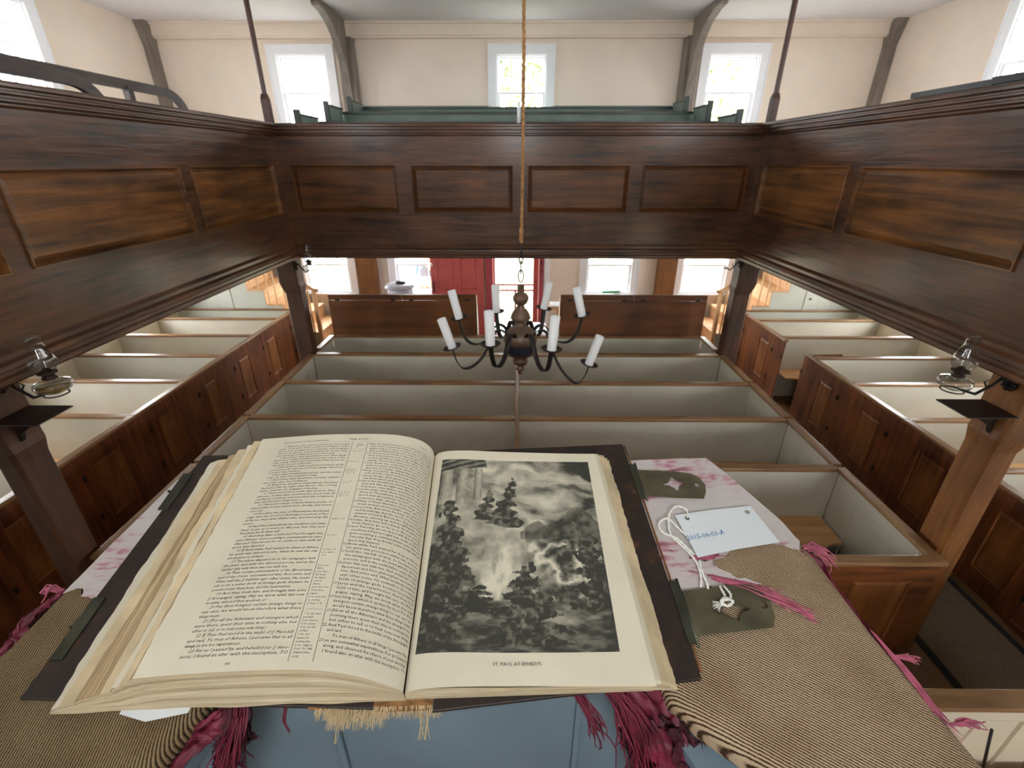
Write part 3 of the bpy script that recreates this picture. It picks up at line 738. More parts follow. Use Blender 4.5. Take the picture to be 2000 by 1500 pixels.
# side blocks
SROWS = [-.9, -.12, .66, 1.45, 2.25, 3.03, 3.815, 4.59, 5.335, 6.08, 6.85, 7.355]
WM = {-1: 'below the curved bench rails', 1: 'in the open-doored block'}
ordn = ['eleventh', 'tenth', 'ninth', 'eighth', 'seventh', 'sixth', 'fifth', 'fourth', 'third', 'second', 'first']
def side_pew(i, sg):
    y0, y1 = SROWS[i], SROWS[i+1]
    xa, xw = 3.60, 5.50
    lab = 'box pew against the wall %s, %s row from the staircase' % (WM[sg], ordn[i])
    open_ = (sg > 0 and i == 8)
    if open_: lab = 'wall-side box pew with its door swung open, bench showing inside'
    t_ = thing('box_pew', (sg*(xa+xw)/2, (y0+y1)/2, FZ), lab, 'box pew', 'box pews along the side walls')
    last = i == len(SROWS)-2
    X = sorted((sg*(xa+.035), sg*(xw-.0)))
    MB().box(*X, y1-.012, y1+.012, FZ, RZ-.03).build('backrest', 'pew_paint' if not last else 'stair_paint', t_)
    X = sorted((sg*(xa+.04), sg*(xw)))
    rail(MB(), *X, y1-.03, y1+.03 if not last else y1+.008).build('top_rail', 'rail_wood_X', t_, bevel=.005)
    e = xa+.035
    poly = [(sg*(xw), y1-.013), (sg*(xw), y1-.36), (sg*(e+.22), y1-.36), (sg*(e+.16), y1-.345), (sg*(e+.10), y1-.31), (sg*(e+.01), y1-.30), (sg*(e+.01), y1-.013)]
    MB().prism(poly, SEAT-.022, SEAT, 'XY').build('seat', 'stair_wood_X', t_)
    MB().box(*sorted((sg*xw, sg*(e+.18))), y1-.33, y1-.31, FZ, SEAT-.022).build('seat_riser', 'pew_paint', t_)
    # wall lining
    X = sorted((sg*(xw+.001), sg*(xw+.012)))
    MB().box(*X, y0+.012, y1-.012, FZ, RZ+.02).build('wall_lining', 'cream_paint', t_)
    # aisle face
    ins = sorted((sg*(xa+.018), sg*(xa+.03)))
    outx = sg*xa
    d0, d1 = y0+.13, y1-.14
    if last: d0, d1 = y0+.26, y1-.03
    for (q0, q1) in ((y0, d0-.003), (d1+.003, y1)):
        X = sorted((sg*xa, sg*(xa+.017)))
        MB().box(*X, q0, q1, FZ, RZ-.03).build('aisle_board', 'pew_wood_Z', t_)
        MB().box(*ins, q0, q1, FZ, RZ-.03).build('inner_board', 'pew_paint', t_)
    def door_at(M, inward, dl):
        pn = (.115, dl-.115, .17, RZ-FZ-.19)
        d = joinery(M, dl, RZ-FZ-.035, [pn], t=.017, dep=.011).build('door', 'pew_wood_Z', t_)
        part2(field(M, pn, dep=.011, m=.016, lip=.003), 'panel', 'panel_gold', d)
        return d
    dl = d1-d0
    if not open_:
        M = face_in(outx, d0, FZ+.003, sg)
        if last: M = frame_m((outx, d0, FZ+.003), (sg*.08, .9968, 0), (0, 0, 1), (-sg*.9968, .08, 0))
        d = door_at(M, True, dl)
        for z in (.46, .86): hinge(sg*(xa-.006), d0-.002, z, d, 'x')
        MB().box(*ins, d0, d1, FZ+.01, RZ-.035).build('door_lining', 'pew_paint', t_) if not last else None
        k = MB().lathe([(.0, 0), (.011, .004), (.013, .012), (.0, .018)], seg=8)
    else:
        M = frame_m((sg*(xa+.02), d0-.0, FZ+.003), (sg*1, .08, 0), (0, 0, 1), (.08, -1, 0))
        d = door_at(M, True, dl)
        for z in (.46, .86): hinge(sg*(xa+.0), d0-.012, z, d, 'x')
        hinge(sg*(xa-.006), d1+.01, .86, d, 'x')
    X = sorted((sg*(xa-.02), sg*(xa+.045)))
    if not open_ and not last:
        rail(MB(), *X, y0+.001, y1).build('aisle_rail', 'rail_wood_Y', t_, bevel=.006)
    elif open_:
        rail(MB(), *X, y0+.001, d0-.003).build('aisle_rail', 'rail_wood_Y', t_, bevel=.006)
        rail(MB(), *X, d1+.003, y1).build('aisle_rail', 'rail_wood_Y', t_, bevel=.006)
    else:
        rail(MB(), *X, y0+.001, d0-.03).build('aisle_rail', 'rail_wood_Y', t_, bevel=.006)
        rail(MB(), *X, d0, y1).build('aisle_rail', 'rail_wood_Y', t_, bevel=.006)
    X = sorted((sg*(xa-.02), sg*(xa-.0005)))
    for (q0, q1) in ((y0, d0-.003), (d1+.003, y1)): MB().box(*X, q0, q1, FZ, FZ+.05).build('plinth', 'pew_wood_Y', t_)
for sg in (-1, 1):
    for i in range(3 if sg < 0 else 3, 11): side_pew(i, sg)
# pew beside the pulpit
t_ = thing('box_pew', (2.2, .8, FZ), 'pale panelled pew corner low beside the pulpit, tan rail on top', 'box pew')
M = face_back(1.76, 1.30, FZ); ps = [(.10, .58, .12, .74), (.72, 1.2, .12, .74)]
joinery(M, 1.30, RZ-FZ-.03, ps, t=.03, dep=.010).build('back_board', 'cream_paint', t_)
for p in ps: field(M, p, dep=.010, m=.02, lip=.003).build('panel', 'cream_paint', t_)
rail(MB(), 1.74, 3.08, 1.255, 1.345).build('top_rail', 'rail_wood_X', t_, bevel=.006)
MB().box(3.06, 3.09, .2, 1.254, FZ, RZ-.03).build('side_board', 'cream_paint', t_)
rail(MB(), 3.04, 3.11, .2, 1.254).build('side_rail', 'rail_wood_Y', t_, bevel=.006)
MB().box(1.78, 3.05, .90, 1.265, SEAT-.022, SEAT).build('seat', 'stair_wood_X', t_)
MB().tube([(2.15, 1.262, .94), (2.15, 1.20, .70)], .006, 6).build('stay', 'iron', t_)

# carpets in the aisles
def runner(x0, x1, lab, sg):
    t_ = thing('aisle_runner', ((x0+x1)/2, 3.5, FZ), lab, 'carpet', 'aisle carpets')
    ys = 1.36 if sg > 0 else .2
    MB().box(x0+.05, x1-.05, ys, 7.2, FZ, FZ+.008).build('pile', 'rug', t_)
    for a, b in ((x0, x0+.0499), (x1-.0499, x1)): MB().box(a, b, ys, 7.2, FZ, FZ+.009).build('border', 'rug_border', t_)
runner(2.82, 3.52, 'grey-brown aisle carpet with black edges, beside the open-doored pews', 1)
runner(-3.52, -2.82, 'grey-brown aisle carpet with black edges, beside the yellow-oil lamp post', -1)

# ------------------------------------------------------------------ staircases
def stairs(sg, lab):
    yf, yb = 7.42, 8.34
    t_ = thing('staircase', (sg*4.0, 7.9, FZ), lab, 'staircase', 'staircases to the gallery')
    run, rise = .262, .24
    x0 = 3.02
    tread = []
    for k in range(1, 10):
        xa = x0+run*(k-1); z = FZ+rise*k
        X = sorted((sg*(xa-.02), sg*(xa+run)))
        MB().box(*X, yf-.02, yb, z-.03, z).build('tread', 'stair_wood_Y', t_)
        X = sorted((sg*xa, sg*(xa+.018)))
        MB().box(*X, yf, yb, z-rise, z-.03).build('riser', 'stair_wood_Y', t_)
    # painted side under the steps
    poly = [(sg*(x0+.02), FZ)]
    for k in range(1, 7):
        xa = x0+run*(k-1); z = FZ+rise*k-.031
        poly += [(sg*(xa+.019), z), (sg*(xa+run+.018), z)]
    xe = x0+run*6+.018
    poly += [(sg*xe, FZ)]
    MB().prism(poly, yf, yf+.02, 'XZ').build('side_panel', 'stair_paint', t_)
    cl = MB().box(*sorted((sg*4.34, sg*5.545)), yf-.001, yf+.02, FZ, 2.298).build('closet_wall', 'stair_paint', t_)
    MB().box(*sorted((sg*4.30, sg*4.338)), yf-.03, yf+.06, 1.66, 2.298).build('corner_board', 'white_paint', t_)
    M = face_back(sorted((sg*4.62, sg*5.28))[0], yf-.001, FZ+.12)
    dd = MB(M); dd.box(.0, .66, 0, 1.52, -.0, .012)
    d_ = dd.build('closet_door', 'stair_paint', t_, bevel=.003)
    gm = MB(M); gm.box(.22, .223, 0, 1.52, .012, .0125); gm.box(.44, .443, 0, 1.52, .012, .0125); part2(gm, 'board_joint', 'grey_wood', d_)
    part2(MB(M).lathe([(0, 0), (.016, .004), (.016, .02), (0, .03)], (.08, .95, .012), 10), 'knob', 'grey_wood', d_)
    # newel, handrail, balusters
    nx = 3.26
    MB().box(*sorted((sg*(nx-.03), sg*(nx+.03))), yf-.05, yf+.01, FZ, 1.37).build('newel_post', 'stair_wood_Z', t_, bevel=.006)
    hr = MB(); pts = []
    for k in range(9):
        u = k/8; pts.append((sg*(nx-.07+.34*u), yf-.02, 1.385+.30*u*u))
    for k in range(1, 8): pts.append((sg*(nx+.27+.26*k), yf-.02, 1.685+.24*k))
    hr.tube(pts[:13], .028, 8); hr.build('handrail', 'stair_wood_X', t_)
    def hz(x):
        return 1.385+.30*((x-nx+.07)/.34)**2 if x < nx+.27 else 1.685+.24*(x-nx-.27)/.26
    for k in range(2, 6):
        xa = x0+run*(k-1)
        for f in (.08, .20):
            x = xa+f
            if x < nx+.06: continue
            MB().box(*sorted((sg*(x-.010), sg*(x+.010))), yf-.018, yf+.002, FZ+rise*k, hz(x)-.01).build('baluster', 'stair_wood_Z', t_)
stairs(-1, 'light wooden staircase in the back corner by the small glass lamp')
stairs(1, 'light wooden staircase in the back corner behind the empty lamp bracket')

# ------------------------------------------------------------------ red entrance
t_ = thing('door_1', (-1.06, 8.4, FZ), 'red panelled door leaf folded open against the back wall', 'door'); struct(t_)
M = face_back(-1.545, 8.42, FZ); L = .955
ps = [(.13, .42, .95, 1.85), (.54, .83, .95, 1.85)]
dl = joinery(M, L, 2.03, ps, t=.045, dep=.012).build('door_leaf', 'red_paint', t_); 
for p in ps: field(M, p, dep=.012, m=.025, lip=.003).build('panel', 'red_paint', t_)
ps2 = [(.13, .42, .15, .75), (.54, .83, .15, .75)]
for p in ps2: field(M, p, dep=-.002, m=.02, lip=.006).build('panel', 'red_paint', t_)
MB().lathe([(0, 0), (.028, .006), (.032, .022), (.02, .04), (0, .045)], seg=14, M=Matrix.Rotation(math.pi/2, 4, 'X'), c=(-1.515, 8.42, 1.60)).build('knob', 'white_paint', t_)
MB().box(-1.515, -1.49, 8.405, 8.42, 1.10, 1.30).tube([(-1.50, 8.40, 1.28), (-1.50, 8.37, 1.25), (-1.50, 8.37, 1.15), (-1.50, 8.40, 1.12)], .009, 6).build('handle', 'iron', t_)
t_ = thing('door_2', (-.02, 8.52, FZ), 'red screen door with scrollwork brackets in the bright doorway', 'door'); struct(t_)
fr = MB()
fr.box(-.56, -.43, 8.43, 8.499, FZ, 2.298); fr.box(.40, .48, 8.43, 8.499, FZ, 2.298); fr.box(-.43, .40, 8.43, 8.499, 2.24, 2.298)
struct(fr.build('door_frame', 'red_paint_dark', t_))
sd = MB(); Y0, Y1 = 8.51, 8.54
sd.box(-.428, -.39, Y0, Y1, FZ+.01, 2.23); sd.box(.30, .398, Y0, Y1, FZ+.01, 2.23)
sd.box(-.39, .30, Y0, Y1, 2.13, 2.23); sd.box(-.39, .30, Y0, Y1, 1.205, 1.235); sd.box(-.39, .30, Y0, Y1, 1.10, 1.13); sd.box(-.39, .30, Y0, Y1, FZ+.01, .50)
sd.box(-.04, -.005, Y0, Y1, .50, 1.10)
sd.build('screen_frame', 'red_paint', t_)
for k in range(9): MB().tube([(-.39+.69*(k+1)/10, 8.525, 1.13), (-.39+.69*(k+1)/10, 8.525, 1.205)], .008, 6).build('spindle', 'red_paint_dark', t_)
def bracket(x, z, sx, sz):
    mb = MB(); pts = [(x, 8.525, z+sz*.13)]+[(x+sx*.13*math.sin(a), 8.525, z+sz*.13*(1-0)*(1-math.sin(a))+sz*.0) for a in [k*math.pi/16 for k in range(9)]]
    pts = [(x+sx*(.02+.11*(1-math.cos(k*math.pi/16))), 8.525, z+sz*(.13-.11*math.sin(k*math.pi/16))) for k in range(9)]
    mb.tube(pts, .009, 6)
    mb.tube([(x+sx*.02, 8.525, z+sz*.13), (x+sx*.035, 8.525, z+sz*.15), (x+sx*.02, 8.525, z+sz*.165), (x+sx*.002, 8.525, z+sz*.15)], .008, 6)
    mb.lathe([(0, -.012), (.016, -.006), (.016, .006), (0, .012)], (x+sx*.12, 8.525, z+sz*.022), 8)
    mb.build('bracket', 'red_paint_dark', t_)
bracket(-.39, 1.235, 1, 1); bracket(.30, 1.235, -1, 1); bracket(-.39, 1.10, 1, -1); bracket(.30, 1.10, -1, -1)
mb = MB(); mb.add([(-.39, 8.53, .5), (.30, 8.53, .5), (.30, 8.53, 2.13), (-.39, 8.53, 2.13)], [(0, 1, 2, 3)]); mb.build('screen', 'screen_mesh', t_)
MB().box(.425, .445, 8.41, 8.43, 1.46, 1.50).box(.425, .445, 8.41, 8.43, 1.60, 1.68).build('latch', 'iron', t_)
struct(MB().box(.49, .60, 8.46, 8.499, FZ, 2.298).build('trim_1', 'white_paint'))

# ------------------------------------------------------------------ things near the entrance
t_ = thing('canister', (-1.95, 7.75, FZ), 'round grey lidded canister showing above the brown settle, by the window', 'canister')
MB().lathe([(.0, FZ), (.20, FZ), (.205, 1.33), (.20, 1.34)], (-1.95, 7.75, 0), 28).build('body', 'steel_grey', t_)
MB().lathe([(.20, 1.34), (.245, 1.355), (.25, 1.37), (.228, 1.38), (.228, 1.395), (.20, 1.415), (.0, 1.43)], (-1.95, 7.75, 0), 28).build('lid', 'steel_grey', t_)
MB().lathe([(0, 1.425), (.085, 1.425), (.09, 1.44), (.07, 1.46), (0, 1.465)], (-1.93, 7.75, 0), 16).build('cap', 'black_paint', t_)
t_ = thing('table', (0, 7.35, FZ), 'low white-covered table in front of the screen door', 'table')
MB().box(-.50, .50, 7.0, 7.75, .72, .75).build('table_top', 'white_paint', t_, bevel=.006)
for x in (-.46, .46):
    for y in (7.05, 7.70): MB().box(x-.025, x+.025, y-.025, y+.025, FZ, .72).build('leg', 'cream_paint', t_)
rnd = random.Random(3)
lb = [(-.36, 7.55, 'white'), (-.33, 7.22, 'red'), (-.08, 7.60, 'white'), (.10, 7.25, 'white'), (.30, 7.58, 'white'), (.36, 7.2, 'white'), (-.12, 7.30, 'grey')]
pos = ['at its corner nearest the red door leaf', 'with a red cover', 'at the middle of its far edge', 'at the middle of its near edge', 'at its far corner away from the red leaf', 'at its near corner away from the red leaf', 'with a grey cover']
for k, (x, y, c) in enumerate(lb):
    a = rnd.uniform(-.4, .4); R = Matrix.Translation((x, y, .7505)) @ Matrix.Rotation(a, 4, 'Z')
    mb = MB(R); mb.box(-.075, .075, -.105, .105, 0, .008+.004*k)
    tag(mb.build('booklet', {'white': 'tag_paper', 'red': 'fire_red', 'grey': 'steel_grey'}[c], bevel=.002), 'booklet on the white table, %s' % pos[k], 'booklet', 'booklets on the white table')
t_ = thing('lectern_stand', (.66, 7.2, FZ), 'narrow light wooden stand with papers beside the settle end', 'stand')
MB().box(.50, .80, 7.05, 7.40, 1.18, 1.21).build('top', 'stair_wood_X', t_)
MB().box(.63, .67, 7.2, 7.24, FZ, 1.18).build('pole', 'stair_wood_Z', t_)
MB().box(.53, .77, 7.08, 7.36, FZ, FZ+.03).build('base', 'stair_wood_X', t_)
tag(MB().box(.53, .77, 7.10, 7.36, 1.2105, 1.225).build('papers', 'tag_paper'), 'stack of white papers on the narrow wooden stand', 'papers')
tag(MB(Matrix.Translation((1.72, 8.44, 1.10)) @ Matrix.Rotation(.2, 4, 'Z')).box(-.17, .17, -.03, .03, 0, .035).build('folded_card', 'green_card', bevel=.008), 'small green folded card lying on the window sill', 'card')
t_ = thing('fire_alarm', (2.66, 8.34, 1.80), 'small red fire alarm box with white side, on the brown wall post', 'fire alarm')
MB().box(2.60, 2.68, 8.31, 8.359, 1.74, 1.90).build('case', 'fire_red', t_, bevel=.006)
MB().box(2.681, 2.72, 8.315, 8.359, 1.75, 1.86).build('side_cover', 'white_paint', t_)
t_ = thing('white_upright', (.06, 5.43, 3.60), 'slim white object standing on the far gallery capping behind the rope', 'candle')  # plain stand-in for a thin white upright strip of unclear nature
MB().lathe([(0, 3.601), (.018, 3.601), (.017, 3.74), (.012, 3.79), (0, 3.795)], (.015, 5.43, 0), 12).build('upright_body', 'candle_white', t_)
MB().tube([(.015, 5.43, 3.79), (.016, 5.43, 3.81)], .0015, 5).build('upright_tip', 'iron', t_)

# ------------------------------------------------------------------ person outside the window
def skin(name, verts, edges, radii, mat, parent, root=0, sub_=2):
    me = bpy.data.meshes.new(name); me.from_pydata(verts, edges, []); me.update()
    o = bpy.data.objects.new(name, me); COL.objects.link(o); attach(o, parent) if parent.type == 'EMPTY' else None
    o.modifiers.new('skin', 'SKIN'); 
    for i, r_ in enumerate(radii):
        sv = me.skin_vertices[0].data[i]; sv.radius = (r_, r_*.8) if not isinstance(r_, tuple) else r_; sv.use_root = (i == root)
    sm = o.modifiers.new('smooth', 'SUBSURF'); sm.levels = sub_; sm.render_levels = sub_
    me.materials.append(MATS[mat])
    return o
px, py = -1.86, 9.75
t_ = thing('person', (px, py, 0), 'person standing outside the window in dark vest and blue shirt, one hand raised', 'person')
V = [(0, 0, .93), (0, 0, 1.10), (0, 0, 1.30), (0, 0, 1.44), (0, -.01, 1.53), (0, -.02, 1.62), (0, -.01, 1.72),
     (-.10, 0, .88), (-.11, -.01, .50), (-.12, .02, .10), (-.13, -.14, .04), (.10, 0, .88), (.11, -.02, .50), (.12, .02, .10), (.13, -.14, .04),
     (-.19, 0, 1.42), (-.25, .02, 1.15), (-.23, -.10, .92), (-.22, -.15, .84), (.19, 0, 1.42), (.24, -.03, 1.17), (.10, -.24, 1.32), (.05, -.28, 1.40)]
E_ = [(0, 1), (1, 2), (2, 3), (3, 4), (4, 5), (5, 6), (0, 7), (7, 8), (8, 9), (9, 10), (0, 11), (11, 12), (12, 13), (13, 14), (3, 15), (15, 16), (16, 17), (17, 18), (3, 19), (19, 20), (20, 21), (21, 22)]
Rr = [.14, .13, .15, .12, .055, .085, .075, .085, .06, .045, .04, .085, .06, .045, .04, .06, .045, .035, .03, .06, .045, .035, .03]
P = [(px+a, py+b, c) for a, b, c in V]
body = skin('body', P, E_, Rr, 'skin', t_)
J = [(0, 0, 1.0), (0, 0, 1.12), (0, 0, 1.30), (0, 0, 1.44), (-.19, 0, 1.42), (-.25, .02, 1.15), (-.235, -.08, .96), (.19, 0, 1.42), (.24, -.03, 1.17), (.12, -.21, 1.30)]
skin('shirt', [(px+a, py+b, c) for a, b, c in J], [(0, 1), (1, 2), (2, 3), (3, 4), (4, 5), (5, 6), (3, 7), (7, 8), (8, 9)], [.165, .155, .175, .135, .08, .062, .052, .08, .062, .052], 'jacket_blue', t_)
Tq = [(0, 0, .97), (-.10, 0, .86), (-.11, -.01, .50), (-.12, .02, .12), (.10, 0, .86), (.11, -.02, .50), (.12, .02, .12)]
skin('trousers', [(px+a, py+b, c) for a, b, c in Tq], [(0, 1), (1, 2), (2, 3), (0, 4), (4, 5), (5, 6)], [.155, .11, .08, .065, .11, .08, .065], 'trousers', t_)
skin('vest', [(px, py+.0, 1.02), (px, py, 1.16), (px, py, 1.34), (px, py, 1.45)], [(0, 1), (1, 2), (2, 3)], [.176, .166, .186, .12], 'trousers', t_)
skin('hair', [(px, py+.01, 1.70), (px, py+.02, 1.76)], [(0, 1)], [.09, .075], 'hair', t_)
for k in range(4):
    x = px+.055-.022*k+.01; MB().tube([(x, py-.28, 1.42), (x-.005, py-.30, 1.455), (x-.012, py-.285, 1.485-.004*abs(k-1))], [.011, .010, .008], 6).build('finger', 'skin', t_)
MB().tube([(px+.02, py-.27, 1.40), (px-.01, py-.30, 1.42), (px-.02, py-.30, 1.445)], [.013, .011, .009], 6).build('thumb', 'skin', t_)
nose = MB().tube([(px, py-.105, 1.64), (px, py-.125, 1.61)], [.008, .014], 6); nose.build('nose', 'skin', t_)
for s_ in (-1, 1):
    MB().lathe([(0, -.01), (.009, 0), (0, .01)], (px+s_*.032, py-.098, 1.645), 8).build('eye', 'black_paint', t_)
    MB().tube([(px+s_*.088, py-.01, 1.655), (px+s_*.098, py, 1.635), (px+s_*.088, py-.01, 1.605)], .011, 6).build('ear', 'skin', t_)
MB().tube([(px-.025, py-.098, 1.575), (px, py-.105, 1.573), (px+.025, py-.098, 1.575)], .005, 6).build('mouth', 'fire_red', t_)
# ------------------------------------------------------------------ oil lamps on the posts
def oil_lamp(x, y, z, px, lab, oil=True, s=1.0, flare=.042):
    t_ = thing('oil_lamp', (x, y, z), lab, 'oil lamp', 'glass oil lamps on the posts')
    def P(pr): return [(r*s, z+h*s) for r, h in pr]
    f = MB().lathe(P([(0, -.006), (.030, -.004), (.042, .002), (.070, .018), (.077, .036), (.072, .052), (.046, .062), (.026, .066), (.02, .072)]), (x, y, 0), 28).build('fount', 'lamp_glass', t_)
    if oil: part2(MB().lathe(P([(0, .001), (.038, .005), (.065, .020), (.071, .034), (0, .035)]), (x, y, 0), 24), 'oil', 'lamp_oil', f)
    b = MB().lathe(P([(.021, .066), (.030, .070), (.030, .078), (.024, .082), (.026, .095), (.040, .100), (.040, .106), (.020, .112), (.012, .124), (0, .128)]), (x, y, 0), 18)
    b.tube([(x+.026*s, y, z+.085*s), (x+.055*s, y-.01*s, z+.085*s)], .003*s, 6)
    b.build('burner', 'rust_iron', t_)
    c = MB(); pr = P([(.033, .100), (.036, .115), (.052, .140), (.056, .160), (.048, .190), (.036, .225), (.030, .250), (.030, .268), (flare*.85, .278), (flare, .286)])
    c.lathe(pr, (x, y, 0), 28)
    c.lathe([(r*s, z+h*s) for r, h in [(flare*.97, .284), (flare, .288), (flare*1.03, .284)]], (x, y, 0), 28)
    ch = c.build('chimney', 'lamp_glass', t_)
    return t_
def lamp_bracket(x, y, z, pxf, sg, lab, s=1.0):
    t_ = thing('lamp_bracket', (pxf, y, z), lab, 'lamp bracket', 'iron lamp brackets on the posts')
    ring = [(x+.05*s*math.cos(k*math.pi/10), y+.05*s*math.sin(k*math.pi/10), z-.010*s) for k in range(21)]
    MB().tube(ring, .004*s, 6).build('ring', 'iron', t_)
    d = pxf-x
    arm = [(x+sg*.05*s, y, z-.010*s), (x+d*.45, y, z-.035*s), (x+d*.7, y, z+.02*s), (x+d*.8, y, z+.06*s), (x+d*.93, y, z+.045*s), (pxf-sg*.002, y, z+.04*s)]
    a = MB().tube(arm, .0075*s, 8); a.tube([(x+d*.62, y, z+.0), (x+d*.52, y, z+.035*s), (x+d*.62, y, z+.055*s), (x+d*.72, y, z+.035*s)], .005*s, 6)
    a.build('arm', 'iron', t_)
    R = Matrix.Rotation(math.pi/2, 4, 'Y')
    r_ = MB()
    for k in range(9):
        an = k*2*math.pi/9; rr = .03*s
        r_.lathe([(0, -.008), (.018*s, 0), (0, .008)], (pxf-sg*.011, y+rr*math.cos(an), z+.04*s+rr*1.2*math.sin(an)), 7, M=R)
    r_.lathe([(.0, -.009), (.032*s, -.002), (.018*s, .006), (0, .012)], (pxf-sg*.011, y, z+.04*s), 12, M=R)
    r_.build('rosette', 'iron', t_)
def drip_shelf(pxf, sg, y, z, w_, d, lab):
    t_ = thing('drip_shelf', (pxf, y, z), lab, 'shelf', 'small metal shelves on the posts')
    X = sorted((pxf-sg*.001, pxf-sg*d))
    MB().box(*X, y-w_/2, y+w_/2, z, z+.006).build('plate', 'rust_iron', t_)
    MB().prism([(pxf-sg*.001, z-.001), (pxf-sg*(d*.75), z-.001), (pxf-sg*.02, z-.10), (pxf-sg*.001, z-.15)], y-.012, y+.012, 'XZ').build('support', 'iron', t_)
oil_lamp(-2.315, 2.09, 2.205, -2.60, 'clear glass oil lamp with yellow oil and wide flared chimney', True, 1.03)
lamp_bracket(-2.315, 2.09, 2.205, -2.598, -1, 'black iron bracket holding the lamp with yellow oil')
drip_shelf(-2.598, -1, 2.08, 2.07, .21, .235, 'dark metal shelf below the lamp with yellow oil')
oil_lamp(2.315, 2.26, 2.165, 2.61, 'clear glass oil lamp with clear oil, narrow chimney top', False, 1.0, .030)
lamp_bracket(2.315, 2.26, 2.165, 2.608, 1, 'black iron bracket holding the lamp with clear oil')
drip_shelf(2.608, 1, 2.25, 2.045, .21, .26, 'dark metal shelf below the lamp with clear oil')
oil_lamp(-2.34, 5.33, 2.135, -2.53, 'small clear glass oil lamp at the far gallery corner', False, 1.0, .030)
lamp_bracket(-2.34, 5.40, 2.135, -2.533, -1, 'black iron bracket holding the far glass oil lamp')
lamp_bracket(2.34, 5.40, 2.17, 2.538, 1, 'empty black iron lamp bracket on the far post')

# ------------------------------------------------------------------ chandelier
cx, cy = .018, 1.99
t_ = thing('chandelier', (cx, cy, 2.36), 'turned wood and iron chandelier with eight white candle sleeves, hanging on a rope', 'chandelier')
def zc(y): return 2.811-(y-288)*.000411
up_ = [(35, 375), (34, 460), (60, 470), (78, 500), (78, 530), (60, 570), (36, 590), (34, 600), (44, 612), (40, 622), (70, 650), (95, 700), (101, 735), (90, 748), (50, 756), (46, 790), (58, 815), (110, 850), (155, 900), (172, 950), (168, 990), (160, 1005)]
MB().lathe([(0, zc(372))]+[(r/2270, zc(y)) for r, y in up_], (cx, cy, 0), 32).build('turned_body', 'bronze_wood', t_)
MB().lathe([(.0700, zc(1003)), (.0690, zc(1060)), (.0645, zc(1115))], (cx, cy, 0), 32).build('band', 'navy_band', t_)
lo_ = [(146, 1116), (120, 1150), (80, 1180), (46, 1190), (70, 1198), (80, 1225), (70, 1262), (32, 1282), (32, 1290), (46, 1305), (46, 1330), (24, 1348), (20, 1355), (27, 1368), (22, 1384), (0, 1392)]
MB().lathe([(r/2270, zc(y)) for r, y in lo_], (cx, cy, 0), 32).build('finial', 'brown_wood_turned', t_)
lk = MB(); lk.tube([(cx+.011*math.cos(a), cy, 2.812+.026*math.sin(a)) for a in [k*math.pi/8 for k in range(17)]], .0028, 6)
lk.tube([(cx, cy+.010*math.cos(a), 2.850+.028*math.sin(a)) for a in [k*math.pi/8 for k in range(17)]], .0028, 6)
lk.tube([(cx+.008*math.cos(a), cy, 2.882+.018*math.sin(a)) for a in [k*math.pi/8 for k in range(17)]], .0028, 6)
lk.tube([(cx, cy, 2.89), (cx+.002, cy, 2.93), (cx, cy, 2.965)], .004, 6); lk.build('chain', 'iron', t_)
